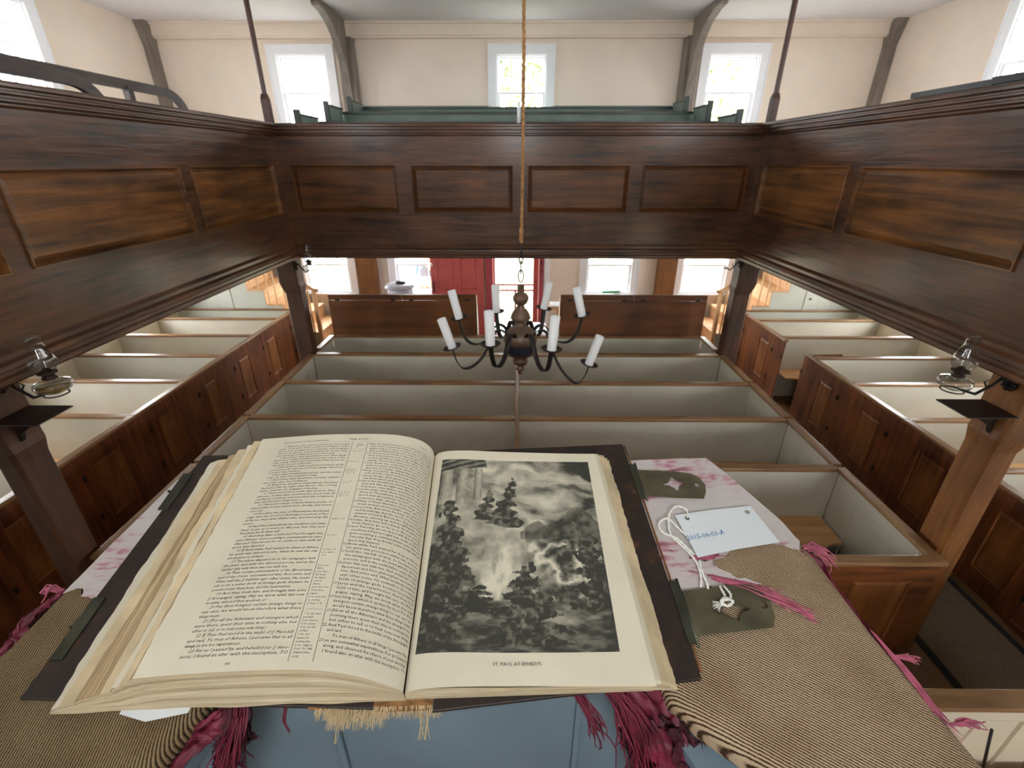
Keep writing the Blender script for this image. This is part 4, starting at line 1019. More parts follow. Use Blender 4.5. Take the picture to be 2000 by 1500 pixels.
# candle seats found per arm: (angle, radius, seat z, lean x, lean y)
arms = [(22.5, .31, 2.605, -.035, 0), (67.5, .31, 2.59, .025, 0), (112.5, .31, 2.572, -.005, 0), (157.5, .31, 2.59, -.030, 0),
        (202.5, .315, 2.535, -.042, 0), (247.5, .31, 2.612, -.003, 0), (292.5, .31, 2.592, .010, 0), (337.5, .32, 2.462, .040, 0)]
for k, (an, R_, zb, lx, ly) in enumerate(arms):
    a = math.radians(an); u = Vector((math.cos(a), math.sin(a), 0)); tg = Vector((-u.y, u.x, 0)); o = Vector((cx, cy, 0)); dz = (zb-2.6)
    path = [(.064, 2.548), (.075, 2.574), (.100, 2.585), (.125, 2.572), (.150, 2.535+dz*.2), (.178, 2.500+dz*.4), (.210, 2.482+dz*.6), (.245, 2.480+dz*.8), (.278, 2.500+dz), (R_-.012, 2.545+dz), (R_, zb-.006)]
    # smooth the strap path
    pp = []
    for i in range(len(path)-1):
        p0 = path[max(i-1, 0)]; p1 = path[i]; p2 = path[i+1]; p3 = path[min(i+2, len(path)-1)]
        for s_ in range(4):
            q = s_/4
            pp.append(tuple(.5*((2*p1[j])+(-p0[j]+p2[j])*q+(2*p0[j]-5*p1[j]+4*p2[j]-p3[j])*q*q+(-p0[j]+3*p1[j]-3*p2[j]+p3[j])*q**3) for j in (0, 1)))
    pp.append(path[-1])
    vs = []; fs = []; n = len(pp); hw, ht = .010, .002
    for i, (r_, z_) in enumerate(pp):
        d = Vector((pp[min(i+1, n-1)][0]-pp[max(i-1, 0)][0], pp[min(i+1, n-1)][1]-pp[max(i-1, 0)][1])).normalized(); nr = (-d.y, d.x)
        for sgt, sgn in ((-1, -1), (1, -1), (1, 1), (-1, 1)):
            vs.append(o+u*(r_+nr[0]*ht*sgn)+Vector((0, 0, z_+nr[1]*ht*sgn))+tg*hw*sgt)
    for i in range(n-1):
        for j in range(4): fs.append((i*4+j, i*4+(j+1) % 4, (i+1)*4+(j+1) % 4, (i+1)*4+j))
    fs += [(3, 2, 1, 0), tuple(n*4-4+j for j in range(4))]
    am = MB().add(vs, fs, True).build('arm', 'iron', t_)
    lean = Vector((lx, ly, .135)).normalized(); RM = lean.to_track_quat('Z', 'Y').to_matrix().to_4x4()
    base = o+u*R_; c = (base.x, base.y, zb)
    pan = MB().lathe([(0, -.006), (.020, -.006), (.036, -.002), (.041, .003), (.040, .004), (.034, .0), (.018, -.002), (0, -.002)], c, 22, M=RM).build('drip_pan', 'rust_iron', t_)
    s0 = MB().lathe([(.0185, -.002), (.0190, .132), (.0165, .1322), (.0165, .115), (.0, .115)], c, 20, M=RM).build('candle_sleeve', 'candle_white', t_)
    part2(MB().lathe([(.0164, .116), (.0, .120)], c, 12, M=RM), 'candle_socket', 'paper', s0)
# rope to the ceiling: two twisted strands with loose hairs
rp = MB(); z0, z1 = 2.955, 5.095; n = 340
for st in range(3):
    pts = []
    for i in range(n+1):
        z = z0+(z1-z0)*i/n; a = i*.62+st*2.094
        pts.append((cx+.0033*math.cos(a)+.004*math.sin(i*.02), cy+.0033*math.sin(a), z))
    rp.tube(pts, .0036, 5)
rr = random.Random(5)
for k in range(60):
    z = z0+rr.random()*1.2; a = rr.random()*6.28; q = .012+.012*rr.random()
    rp.tube([(cx+.004*math.cos(a), cy+.004*math.sin(a), z), (cx+q*math.cos(a), cy+q*math.sin(a), z+rr.uniform(-.01, .012))], .0004, 3)
rp.lathe([(0, 2.945), (.007, 2.95), (.009, 2.965), (.007, 2.985), (.009, 3.0), (.006, 3.01)], (cx, cy, 0), 10)
tag(rp.build('rope', 'rope'), 'long twisted hemp rope from the ceiling holding the chandelier', 'rope')

# ------------------------------------------------------------------ pulpit, cushion and book
# everything here lies in the plane of the sloping desk: x along it, y up the slope, z off it
BO = Vector((-.1039, .2722, 2.799))
BM = Matrix.Translation(BO) @ Matrix(((.998, -.053, .032, 0), (.057, .984, -.168, 0), (-.023, .170, .985, 0), (0, 0, 0, 1)))
HB = .321
def desk(M=None): return MB(BM if M is None else BM @ M)
def local(name, mb, mat, parent, **k):      # mesh kept in the desk's own coordinates, so its texture follows the desk
    o = mb.build(name, mat, None, **k)
    if parent is not None and parent.type == 'EMPTY':
        attach(o, parent); o.matrix_basis = BM
    elif parent is not None: o.parent = parent
    else: o.matrix_basis = BM
    return o

# pulpit shell of blue boards under the desk
pl = thing('pulpit', (-.07, .33, FZ), 'blue-grey painted wooden pulpit under the book and cushions', 'pulpit')
def board_run(pts, z0_, z1_, name, mat, th=.02):
    for (xa, ya), (xb, yb) in zip(pts[:-1], pts[1:]):
        d = Vector((xb-xa, yb-ya)); L = d.length; d.normalize()
        M = frame_m((xa, ya, 0), (d.x, d.y, 0), (0, 0, 1), (d.y, -d.x, 0))
        mb = MB(M); mb.box(.0, L, z0_, z1_, -th, 0)
        mb.build(name, mat, pl)
pts = [(-.60, .06), (-.278, .318), (-.226, .345), (.080, .345), (.128, .332), (.44, .06)]
board_run(pts, 1.35, 2.735, 'board', 'blue_paint')
bd = MB()
for x in (-.222, .077): bd.box(x-.004, x+.004, .338, .345, 1.35, 2.735)
bd.build('corner_bead', 'blue_paint', pl, bevel=.002)
MB().box(-.75, .60, -.55, .40, 1.30, 1.35).build('pulpit_floor', 'floor_wood', pl)
dk = desk(); dk.prism([(-.40, .31), (-.43, .05), (-.5, -.35), (-.33, -.35), (-.185, .03), (.245, .03), (.42, -.35), (.56, -.35), (.50, .05), (.455, .25), (.42, .32)], -.085, -.068, 'XY'); dk.build('desk_top', 'blue_paint', pl)

# cushion: three fabric pads round the opening
cu = thing('cushion', tuple(BM @ Vector((.05, .2, -.05))), 'worn brown twill pulpit cushion with torn pink and white silk cover', 'cushion')
def pad(poly, mat, z0_=-.066, z1_=-.0215):
    me_ = MB(); me_.prism(poly, z0_, z1_, 'XY')
    o = local('pad', me_, mat, cu, bevel=.016, seg=5)
    for p in o.data.polygons: p.use_smooth = True
    return o
pad([(.252, .028), (.262, -.004), (.285, -.028), (.40, -.118), (.62, -.30), (.68, -.20), (.535, -.072), (.512, .056), (.502, .162), (.470, .254), (.436, .333), (.26, .328)], 'twill_right')
pad([(-.19, .028), (-.20, 0), (-.222, -.046), (-.30, -.20), (-.55, -.20), (-.50, -.02), (-.422, .058), (-.412, .118), (-.372, .30), (-.24, .31)], 'twill_left')
pad([(-.238, .31), (-.19, .030), (.252, .030), (.258, .328)], 'twill_left')

def rough_edge(pts, n, amp, seed):
    rnd = random.Random(seed); out = []
    for (a, b) in zip(pts[:-1], pts[1:]):
        a = Vector(a); b = Vector(b); nrm = Vector((-(b-a).y, (b-a).x)).normalized()
        for i in range(n):
            out.append(tuple(a.lerp(b, i/n)+nrm*rnd.uniform(-amp, amp)))
    out.append(tuple(pts[-1])); return out
def cover(poly, mat, seed, zb=-.0208):
    """silk cover draped over the pad: triangulated patch with creases"""
    bm = bmesh.new(); vs = [bm.verts.new((x, y, 0)) for x, y in poly]
    f = bm.faces.new(vs); bmesh.ops.triangulate(bm, faces=[f])
    for _ in range(5):
        ed = [e for e in bm.edges if e.calc_length() > .012]
        if not ed: break
        bmesh.ops.subdivide_edges(bm, edges=ed, cuts=1)
        bmesh.ops.triangulate(bm, faces=bm.faces[:])
    bmesh.ops.beautify_fill(bm, faces=bm.faces[:], edges=bm.edges[:])
    for v in bm.verts:
        p = Vector((v.co.x*22+seed, v.co.y*70, seed)); q = Vector((v.co.x*60, v.co.y*40, seed*2))
        v.co.z = zb+.0009+.0011*abs(noise.noise(p))+.0006*abs(noise.noise(q))
    me = bpy.data.meshes.new('silk_cover'); bm.to_mesh(me); bm.free()
    for p in me.polygons: p.use_smooth = True
    me.materials.append(MATS[mat]); o = bpy.data.objects.new('silk_cover', me); COL.objects.link(o); attach(o, cu); o.matrix_basis = BM
    return o
edge = rough_edge([(.481, .158), (.45, .172), (.41, .168), (.345, .140), (.33, .152), (.375, .128), (.41, .112), (.375, .103), (.345, .112), (.30, .098), (.27, .10)], 4, .0035, 3)
cover(edge+[(.26, .2), (.26, .322), (.36, .328), (.424, .329), (.440, .300), (.462, .252), (.482, .205), (.489, .172)], 'damask', 1.7)
edge = rough_edge([(-.401, .120), (-.385, .126), (-.370, .113), (-.34, .112)], 4, .003, 5)
cover(edge+[(-.33, .2), (-.33, .296), (-.366, .294), (-.386, .20)][::1], 'damask', 4.1)

def threads(name, mat, path, width, n, seed, r=.0006, curl=.004, parent=None, world=False):
    """a ragged bundle of silk threads following a path"""
    rnd = random.Random(seed); mb = MB(); P_ = [Vector(p) for p in path]
    for k in range(n):
        off = Vector((rnd.gauss(0, 1), rnd.gauss(0, 1), abs(rnd.gauss(0, .6))))*width*.5; ph = rnd.random()*6; fr = rnd.uniform(4, 9)
        end = rnd.uniform(.55, 1.0); st = rnd.uniform(0, .25); pts = []; m_ = 14
        for i in range(m_+1):
            t = st+(end-st)*i/m_; f = t*(len(P_)-1); j = min(int(f), len(P_)-2); p = P_[j].lerp(P_[j+1], f-j)
            p = p+off*(.3+t*.9)+Vector((math.sin(ph+fr*t), math.cos(ph*1.7+fr*t), math.sin(ph+fr*t*1.3)*.5))*curl*t
            pts.append(p)
        mb.tube(pts, [r*1.3]*10+[r]*4+[r*.3], 4)
    if world: return mb.build(name, mat, parent)
    return local(name, mb, mat, parent)
def rag(name, mat, path, widths, seed, ruff=.004, side=(1, 0, 0)):
    """a strip of torn silk: frayed sides, small creases, hairs standing off it"""
    rnd = random.Random(seed); P_ = [Vector(p) for p in path]; rows = []; S = Vector(side).normalized(); m_ = 70; n_ = 16
    for i in range(m_+1):
        f = i/m_*(len(P_)-1); j = min(int(f), len(P_)-2); p = P_[j].lerp(P_[j+1], f-j); w_ = widths[j]+(widths[j+1]-widths[j])*(f-j)
        el = 1+.35*noise.noise(Vector((i*.33, seed, 0)))+.5*max(0, noise.noise(Vector((i*.9, seed, 3)))); er = 1+.35*noise.noise(Vector((i*.33, seed, 9)))+.5*max(0, noise.noise(Vector((i*.9, seed, 6))))
        row = []
        for k in range(n_+1):
            q = (k/n_-.5); e = el if q < 0 else er
            fold = math.sin(q*15+seed+2.2*noise.noise(Vector((i*.10, seed, 1))))*.5
            d = noise.noise_vector(Vector((q*3+seed, i*.09, seed)))*ruff*1.6+noise.noise_vector(Vector((q*9+seed, i*.30, seed)))*ruff*.55
            row.append(p+S*w_*q*e*.8+d+Vector((0, ruff*.5*fold, ruff*fold)))
        rows.append(row)
    mb = MB(); mb.grid(rows)
    for k in range(int(90+1400*sum(widths)/len(widths))):
        i = rnd.randrange(2, m_); c_ = rnd.choice((0, n_, rnd.randrange(n_))); p = rows[i][c_]; t_ = (rows[min(i+3, m_)][c_]-p)
        o = Vector((rnd.gauss(0, 1), rnd.gauss(0, 1), rnd.gauss(0, .7))).normalized()*rnd.uniform(.001, .0055)
        mb.tube([p, p+t_*.5+o*.6, p+t_+o], [.00045, .0004, .0002], 3)
    o = mb.build(name, mat, None); attach(o, cu); o.matrix_basis = BM
    return o
# right outer edge
rag('silk_scrap', 'crimson_silk', [(.484, .164, -.022), (.500, .140, -.030), (.508, .105, -.034), (.511, .07, -.032), (.513, .03, -.03)], [.012, .020, .014, .006, .002], 2, .003)
threads('silk_threads', 'pink_silk', [(.487, .160, -.020), (.497, .160, -.014), (.510, .150, -.020), (.514, .138, -.03)], .010, 46, 8, parent=cu)
threads('silk_threads', 'pink_silk', [(.510, .06, -.026), (.516, .02, -.024), (.519, -.02, -.024), (.527, -.05, -.022)], .004, 30, 9, curl=.003, parent=cu)
threads('silk_threads', 'pink_silk', [(.514, .030, -.026), (.524, .024, -.018), (.534, .020, -.018)], .005, 22, 19, curl=.003, parent=cu)
threads('silk_threads', 'pink_silk', [(.524, -.034, -.024), (.536, -.036, -.016), (.548, -.040, -.014)], .004, 20, 29, curl=.003, parent=cu)
# strand lying across the twill
rag('silk_scrap', 'pink_silk', [(.352, .121, -.0185), (.39, .108, -.0185), (.42, .092, -.0185), (.448, .072, -.0185)], [.006, .007, .006, .011], 4, .0012, (.3, 1, 0))
threads('silk_threads', 'pink_silk', [(.345, .125, -.019), (.39, .108, -.018), (.42, .092, -.018), (.455, .066, -.018)], .007, 40, 11, curl=.003, parent=cu)
threads('silk_threads', 'pink_silk', [(.330, .150, -.019), (.36, .150, -.018), (.375, .158, -.018)], .006, 26, 12, curl=.003, parent=cu)
# left outer edge
rag('silk_scrap', 'crimson_silk', [(-.406, .128, -.024), (-.424, .100, -.030), (-.430, .06, -.034), (-.436, .02, -.034)], [.008, .016, .014, .003], 6, .003)
threads('silk_threads', 'pink_silk', [(-.402, .124, -.02), (-.410, .122, -.012), (-.418, .112, -.016)], .007, 24, 13, curl=.003, parent=cu)
# big rags hanging inside the opening
rag('silk_scrap', 'crimson_silk', [(.215, .020, -.030), (.240, -.004, -.045), (.262, -.030, -.075), (.285, -.060, -.12), (.300, -.075, -.18)], [.030, .055, .060, .060, .030], 7, .007, (1, .1, 0))
rag('silk_scrap', 'dark_crimson_silk', [(.225, .012, -.040), (.235, -.012, -.07), (.250, -.036, -.11), (.252, -.05, -.17)], [.04, .05, .045, .03], 8, .010, (1, 0, .2))
rag('silk_scrap', 'dark_crimson_silk', [(.262, -.020, -.050), (.290, -.045, -.085), (.325, -.085, -.12), (.35, -.12, -.15)], [.02, .045, .05, .03], 18, .007, (1, .3, 0))
threads('silk_threads', 'crimson_silk', [(.190, .028, -.028), (.215, .0, -.035), (.228, -.02, -.06), (.236, -.03, -.10), (.24, -.04, -.16)], .018, 80, 14, curl=.008, r=.0007, parent=cu)
rag('silk_scrap', 'crimson_silk', [(-.165, .018, -.030), (-.195, -.006, -.045), (-.225, -.040, -.06), (-.262, -.085, -.07), (-.29, -.13, -.08)], [.020, .040, .040, .034, .02], 9, .006, (1, 0, .3))
rag('silk_scrap', 'dark_crimson_silk', [(-.170, .010, -.035), (-.175, -.01, -.07), (-.190, -.03, -.11), (-.190, -.04, -.16)], [.03, .035, .022, .012], 10, .009, (1, 0, 0))
threads('silk_threads', 'crimson_silk', [(-.160, .018, -.028), (-.160, -.004, -.045), (-.172, -.022, -.08), (-.170, -.032, -.13)], .016, 46, 15, curl=.009, r=.0007, parent=cu)
threads('silk_threads', 'crimson_silk', [(-.118, .010, -.026), (-.116, -.008, -.034), (-.110, -.016, -.05)], .002, 5, 16, curl=.003, parent=cu)
threads('silk_threads', 'crimson_silk', [(.160, .018, -.026), (.176, -.004, -.036), (.188, -.018, -.055), (.196, -.024, -.075)], .008, 26, 17, curl=.005, parent=cu)
bk = thing('open_book', tuple(BM @ Vector((0, .16, -.02))), 'large old open book with a page of small print and an engraved picture page', 'book')
def smooth_pts(P_, k=6):
    out = []; n = len(P_)
    for i in range(n-1):
        p0, p1, p2, p3 = P_[max(i-1, 0)], P_[i], P_[i+1], P_[min(i+2, n-1)]
        for s_ in range(k):
            q = s_/k
            out.append(tuple(.5*((2*p1[j])+(-p0[j]+p2[j])*q+(2*p0[j]-5*p1[j]+4*p2[j]-p3[j])*q*q+(-p0[j]+3*p1[j]-3*p2[j]+p3[j])*q**3) for j in (0, 1)))
    out.append(tuple(P_[-1])); return out
TOPP = np.array(smooth_pts([(-.001, -.004), (-.004, .010), (-.010, .020), (-.021, .029), (-.042, .037), (-.071, .041), (-.110, .0415), (-.165, .040), (-.238, .033)]))
BOTP = np.array(smooth_pts([(-.001, .001), (-.006, .009), (-.019, .021), (-.033, .033), (-.053, .044), (-.075, .051), (-.110, .0535), (-.150, .053), (-.191, .050), (-.223, .046)]))
def arcs(P_): return np.concatenate([[0], np.cumsum(np.hypot(*np.diff(P_, axis=0).T))])
AT, AB = arcs(TOPP), arcs(BOTP)
def leafpos(s, v):
    """point of the left leaf at arc length s from the gutter, v = 0 foot .. 1 head"""
    t = np.interp(s, AT, TOPP[:, 0]), np.interp(s, AT, TOPP[:, 1]); b = np.interp(s, AB, BOTP[:, 0]), np.interp(s, AB, BOTP[:, 1])
    return t[0]*v+b[0]*(1-v), t[1]*v+b[1]*(1-v)
def arc_of_x(x, v):
    return np.interp(-x, -TOPP[:, 0], AT)*v+np.interp(-x, -BOTP[:, 0], AB)*(1-v)
# ---- left block of leaves
NS, NV = 60, 26
rows = []
for j in range(NV+1):
    v = j/NV; Lm = AT[-1]*v+AB[-1]*(1-v); row = []
    for i in range(NS+1):
        f = i/NS; t = (np.interp(f*AT[-1], AT, TOPP[:, 0]), np.interp(f*AT[-1], AT, TOPP[:, 1])); b = (np.interp(f*AB[-1], AB, BOTP[:, 0]), np.interp(f*AB[-1], AB, BOTP[:, 1]))
        row.append((t[0]*v+b[0]*(1-v), v*HB, t[1]*v+b[1]*(1-v)))
    rows.append(row)
mb = MB(); mb.grid([r[::-1] for r in rows]); local('top_leaf', mb, 'paper', bk)
leaf_rows = rows
# the fanned fore-edge: stepped bundles of leaves running down to the board
topf = [(-.238, .033), (-.243, .0325), (-.246, .029), (-.256, .0285), (-.259, .022), (-.268, .021), (-.272, .014), (-.283, .012), (-.288, .004), (-.300, .001), (-.303, -.006), (-.318, -.008), (-.331, -.014), (-.333, -.0165)]
botf = [(-.223, .046), (-.227, .0455), (-.232, .040), (-.240, .038), (-.244, .031), (-.250, .029), (-.255, .021), (-.266, .018), (-.276, .012), (-.288, .008), (-.296, .002), (-.310, -.003), (-.322, -.011), (-.325, -.0165)]
nb = len(topf)
mats = ['paper', 'fore_edge', 'old_leaf', 'fore_edge', 'paper', 'fore_edge', 'old_leaf', 'fore_edge', 'fore_edge', 'fore_edge', 'old_leaf', 'paper', 'fore_edge']
rnd = random.Random(11)
NVF = 90
def fpt(i, v):
    t, b = topf[i], botf[i]; w_ = 1+0*v
    x = t[0]*v+b[0]*(1-v); z = t[1]*v+b[1]*(1-v)
    jx = .0026*noise.noise(Vector((i*3.7, v*5, 0)))+.0014*noise.noise(Vector((i*3.7, v*26, 4)))
    if i == 0: jx = 0
    return (x+jx, v*HB, z)
grp = {}
for i in range(nb-1):
    grp.setdefault(mats[i], MB()); rws = []; uvs = []
    for j in range(NVF+1):
        v = j/NVF; a, b = fpt(i, v), fpt(i+1, v); rws.append([a, tuple((a[k]+b[k])/2 for k in range(3)), b]); uvs.append([(v, i/nb), (v, (i+.5)/nb), (v, (i+1)/nb)])
    grp[mats[i]].grid([r[::-1] for r in rws], False, [u[::-1] for u in uvs])
for k, (m_, lab) in enumerate((('fore_edge', 'layered brown leaf edges'), ('paper', 'pale leaf margins'), ('old_leaf', 'yellowed torn leaf edges'))):
    local('leaf_edges', grp[m_], m_, bk, label=lab)
# foot and head faces of the left block
def endface(prof, fan, y, mat, flip):
    outer = [tuple(p) for p in prof]+list(fan[1:])
    outer = np.array(outer); A = arcs(outer); N = 90; K = 14
    base = []
    rws = []; uvs = []
    for k in range(K+1):
        q = k/K; r_ = []; uu = []
        for i in range(N+1):
            f = i/N; x = np.interp(f*A[-1], A, outer[:, 0]); z = np.interp(f*A[-1], A, outer[:, 1])
            xb = -.325*f**1.05; zb = -.0165
            # lower leaves bunch toward the spine and spread outward
            px_ = x*(1-q)+xb*q; pz = z*(1-q)+zb*q
            yj = (-.0016 if not flip else .0016)*(noise.noise(Vector((f*7, q*14, y*9)))+.7*math.sin(q*22))*min(1, f*4)
            r_.append((px_, y+yj*(1 if 0 < q else 0), pz)); uu.append((f, q))
        rws.append(r_); uvs.append(uu)
    mb = MB(); mb.grid(rws if flip else [r[::-1] for r in rws], True, uvs if flip else [u[::-1] for u in uvs]); return mb
local('leaf_ends', endface(BOTP, botf, 0, 'tail_edge', False), 'tail_edge', bk, label='wavy layered leaf ends at the foot')
local('leaf_ends', endface(TOPP, topf, HB, 'tail_edge', True), 'tail_edge', bk)
# ---- right block
RP = smooth_pts([(.0, -.003), (.006, .003), (.022, .0065), (.05, .0065), (.10, .003), (.17, .0008), (.241, .0)])
mb = MB(); rows = []
def right_leaf(x, v):
    z = np.interp(x, [p[0] for p in RP], [p[1] for p in RP]); return float(z)
for j in range(NV+1):
    v = j/NV; xe = .252; rows.append([(p[0], v*HB+.0015*math.sin(p[0]*18)*(1 if j in (0, NV) else .0), p[1]) for p in RP])
mb.grid(rows)
local('top_leaf', mb, 'paper', bk)
# under-leaves with ragged outer edges
for k in range(7):
    z = -.0012-.0021*k; off = [-.005, .001, .004, .006, .011, .008, .014][k]; mb = MB(); rws = []
    for j in range(71):
        v = j/70; jag = .0022*noise.noise(Vector((k*5.1, v*9, 1)))+(.003*abs(noise.noise(Vector((k*2.3, v*30, 2)))) if k in (1, 3, 4, 6) else 0)
        xe = .252+off-jag; yy = .001+v*(HB-.001+(.004 if k in (3, 5) else 0))
        rws.append([(.004, yy, z), (.12, yy, z+.0008), (xe-.02, yy, z), (xe, yy, z-.0005*k*.3)])
    mb.grid(rws); o = local('under_leaf', mb, 'old_leaf' if k in (1, 2, 3, 4, 6) else 'paper', bk)
    so = o.modifiers.new('thick', 'SOLIDIFY'); so.thickness = .0018; so.offset = -1
mb = MB(); mb.prism([(.003, -.0165), (.254, -.0165), (.252, -.0150), (.003, -.0150)], .002, HB-.002, 'XZ'); local('last_leaf', mb, 'tail_edge', bk)
# foot end of the right block near the gutter
rws = []; uvs = []
for q in range(7):
    rws.append([(p[0], .0005-.0008*math.sin(q*2), p[1]*(1-q/6)-.0165*q/6) for p in RP]); uvs.append([(p[0]*4, q/6*.3) for p in RP])
mb = MB(); mb.grid(rws, True, uvs); local('leaf_ends', mb, 'tail_edge', bk)
# ---- boards and spine
cv = MB(); cv.prism([(-.363, .013), (-.03, -.006), (-.02, .345), (-.352, .341)], -.0212, -.0168, 'XY'); cv = local('cover', cv, 'leather', bk, bevel=.0012)
cv2 = MB(); cv2.prism([(.026, -.010), (.295, .010), (.297, .360), (.02, .346)], -.0212, -.0168, 'XY'); cv2 = local('cover', cv2, 'leather', bk, bevel=.0012)
for par, pts in ((cv2, [(.2975, .018), (.2985, .10), (.299, .20), (.300, .30), (.299, .356)]),):
    mb = MB(); mb.tube([(x, y, -.0185) for x, y in pts], .0014, 6); o = local('worn_edge', mb, 'leather_edge', None); o.parent = par; o.matrix_basis = Matrix.Identity(4)
mb = MB(); mb.prism([(-.032, -.0205), (.028, -.0205), (.022, -.0225), (-.02, -.0235)], -.007, .345, 'XZ'); sp = local('spine', mb, 'spine_cloth', bk)
rnd = random.Random(21); mb = MB()
for k in range(620):
    x = rnd.uniform(-.085, .034); ln = rnd.uniform(.006, .016)*(1.3 if -.07 < x < -.02 else .8)
    x2 = x+rnd.uniform(-.004, .004); z = -.0205+rnd.uniform(-.002, .003)
    mb.tube([(x, .002, z), (x+(x2-x)*.4, -ln*.5, z-.001), (x2, -ln, z-.001-rnd.random()*.006)], [.0005, .0004, .0002], 3)
for x in (.016, .02, -.062):
    for k in range(4): mb.tube([(x, -.004, -.021), (x+rnd.uniform(-.002, .003), -.014, -.026), (x+rnd.uniform(-.004, .004), -.026, -.036)], .0004, 3)
local('spine_fibres', mb, 'fibre', bk)
mb = MB(); mb.box(-.092, .030, -.0035, .004, -.0225, -.0175); local('spine_lining', mb, 'spine_cloth', bk, bevel=.001)
mb = MB(); mb.prism([(-.262, -.003), (-.235, -.010), (-.20, -.004), (-.20, .02), (-.26, .02)], -.0163, -.0158, 'XY'); local('loose_slip', mb, 'tag_paper', bk)
mb = MB(); mb.prism([(-.052, HB-.02), (-.052, HB+.006), (-.036, HB+.004), (-.036, HB-.02)], .0300, .0306, 'XY'); local('torn_slip', mb, 'old_leaf', bk)
# ---- plates with pierced flowers
def plate(name, outer, holes, z, th, mat, parent, M=None):
    cu_ = bpy.data.curves.new(name, 'CURVE'); cu_.dimensions = '2D'; cu_.fill_mode = 'BOTH'; cu_.extrude = th/2
    for pl_ in [outer]+holes:
        s_ = cu_.splines.new('POLY'); s_.points.add(len(pl_)-1)
        for i, p in enumerate(pl_): s_.points[i].co = (p[0], p[1], 0, 1)
        s_.use_cyclic_u = True
    ob = bpy.data.objects.new(name, cu_); COL.objects.link(ob); bpy.context.view_layer.update()
    me = bpy.data.meshes.new_from_object(ob.evaluated_get(bpy.context.evaluated_depsgraph_get()))
    bpy.data.objects.remove(ob); me.transform((M or Matrix.Identity(4)) @ Matrix.Translation((0, 0, z)))
    me.materials.clear(); me.materials.append(MATS[mat]); me.name = name
    o = bpy.data.objects.new(name, me); COL.objects.link(o)
    if parent is None: o.matrix_basis = BM
    elif parent.type == 'EMPTY': attach(o, parent); o.matrix_basis = BM
    else: o.parent = parent
    return o
def circ(c, r, n=14): return [(c[0]+r*math.cos(2*math.pi*k/n), c[1]+r*math.sin(2*math.pi*k/n)) for k in range(n)]
def flower(c, rx, ry, rot=0):
    out = []; n = 48
    for k in range(n):
        a = 2*math.pi*k/n; r_ = .70+.20*math.cos(4*a)+.10*math.cos(8*a)
        x, y = rx*r_*math.cos(a), ry*r_*math.sin(a); out.append((c[0]+x*math.cos(rot)-y*math.sin(rot), c[1]+x*math.sin(rot)+y*math.cos(rot)))
    return out
def clasp(outer, fl, rx, ry, hole, stripb, z):
    o = plate('clasp_plate', outer, [flower(fl, rx, ry, .06), circ(hole, .0042)], z, .0012, 'brass_dark', bk)
    mb = MB(); (xa, ya), (xb, yb) = stripb
    mb.prism([(xa-.007, ya), (xa+.002, ya), (xb+.002, yb), (xb-.007, yb)], -.0170, -.0150, 'XY')
    s_ = local('hinge_strip', mb, 'brass_edge', None); s_.parent = o; s_.matrix_basis = Matrix.Identity(4)
    mb = MB(); mb.tube([(xa+.003, ya+.003, -.0162), (xb+.003, yb-.003, -.0162)], .0016, 8)
    s_ = local('hinge_barrel', mb, 'brass_edge', None); s_.parent = o; s_.matrix_basis = Matrix.Identity(4)
clasp([(.305, .300), (.36, .296), (.385, .291), (.394, .283), (.398, .268), (.393, .253), (.386, .243), (.345, .245), (.305, .249)], (.353, .271), .0175, .0135, (.386, .268), ((.302, .312), (.301, .245)), -.0152)
clasp([(.306, .104), (.36, .109), (.393, .111), (.401, .102), (.405, .088), (.402, .072), (.394, .059), (.345, .055), (.304, .052)], (.356, .079), .021, .0125, (.395, .084), ((.302, .117), (.300, .044)), -.0152)
for (y0, y1) in ((.236, .302), (.047, .113)):
    mb = MB(); mb.box(-.3605, -.3475, y0, y1, -.0167, -.0150); o = local('catch_plate', mb, 'brass_edge', bk, bevel=.0005)
    mb = MB(); mb.lathe([(0, -.003), (.0022, 0), (0, .003)], (-.3635, (y0+y1)/2, -.0165), 8); q = local('pin', mb, 'brass_dark', None); q.parent = o; q.matrix_basis = Matrix.Identity(4)

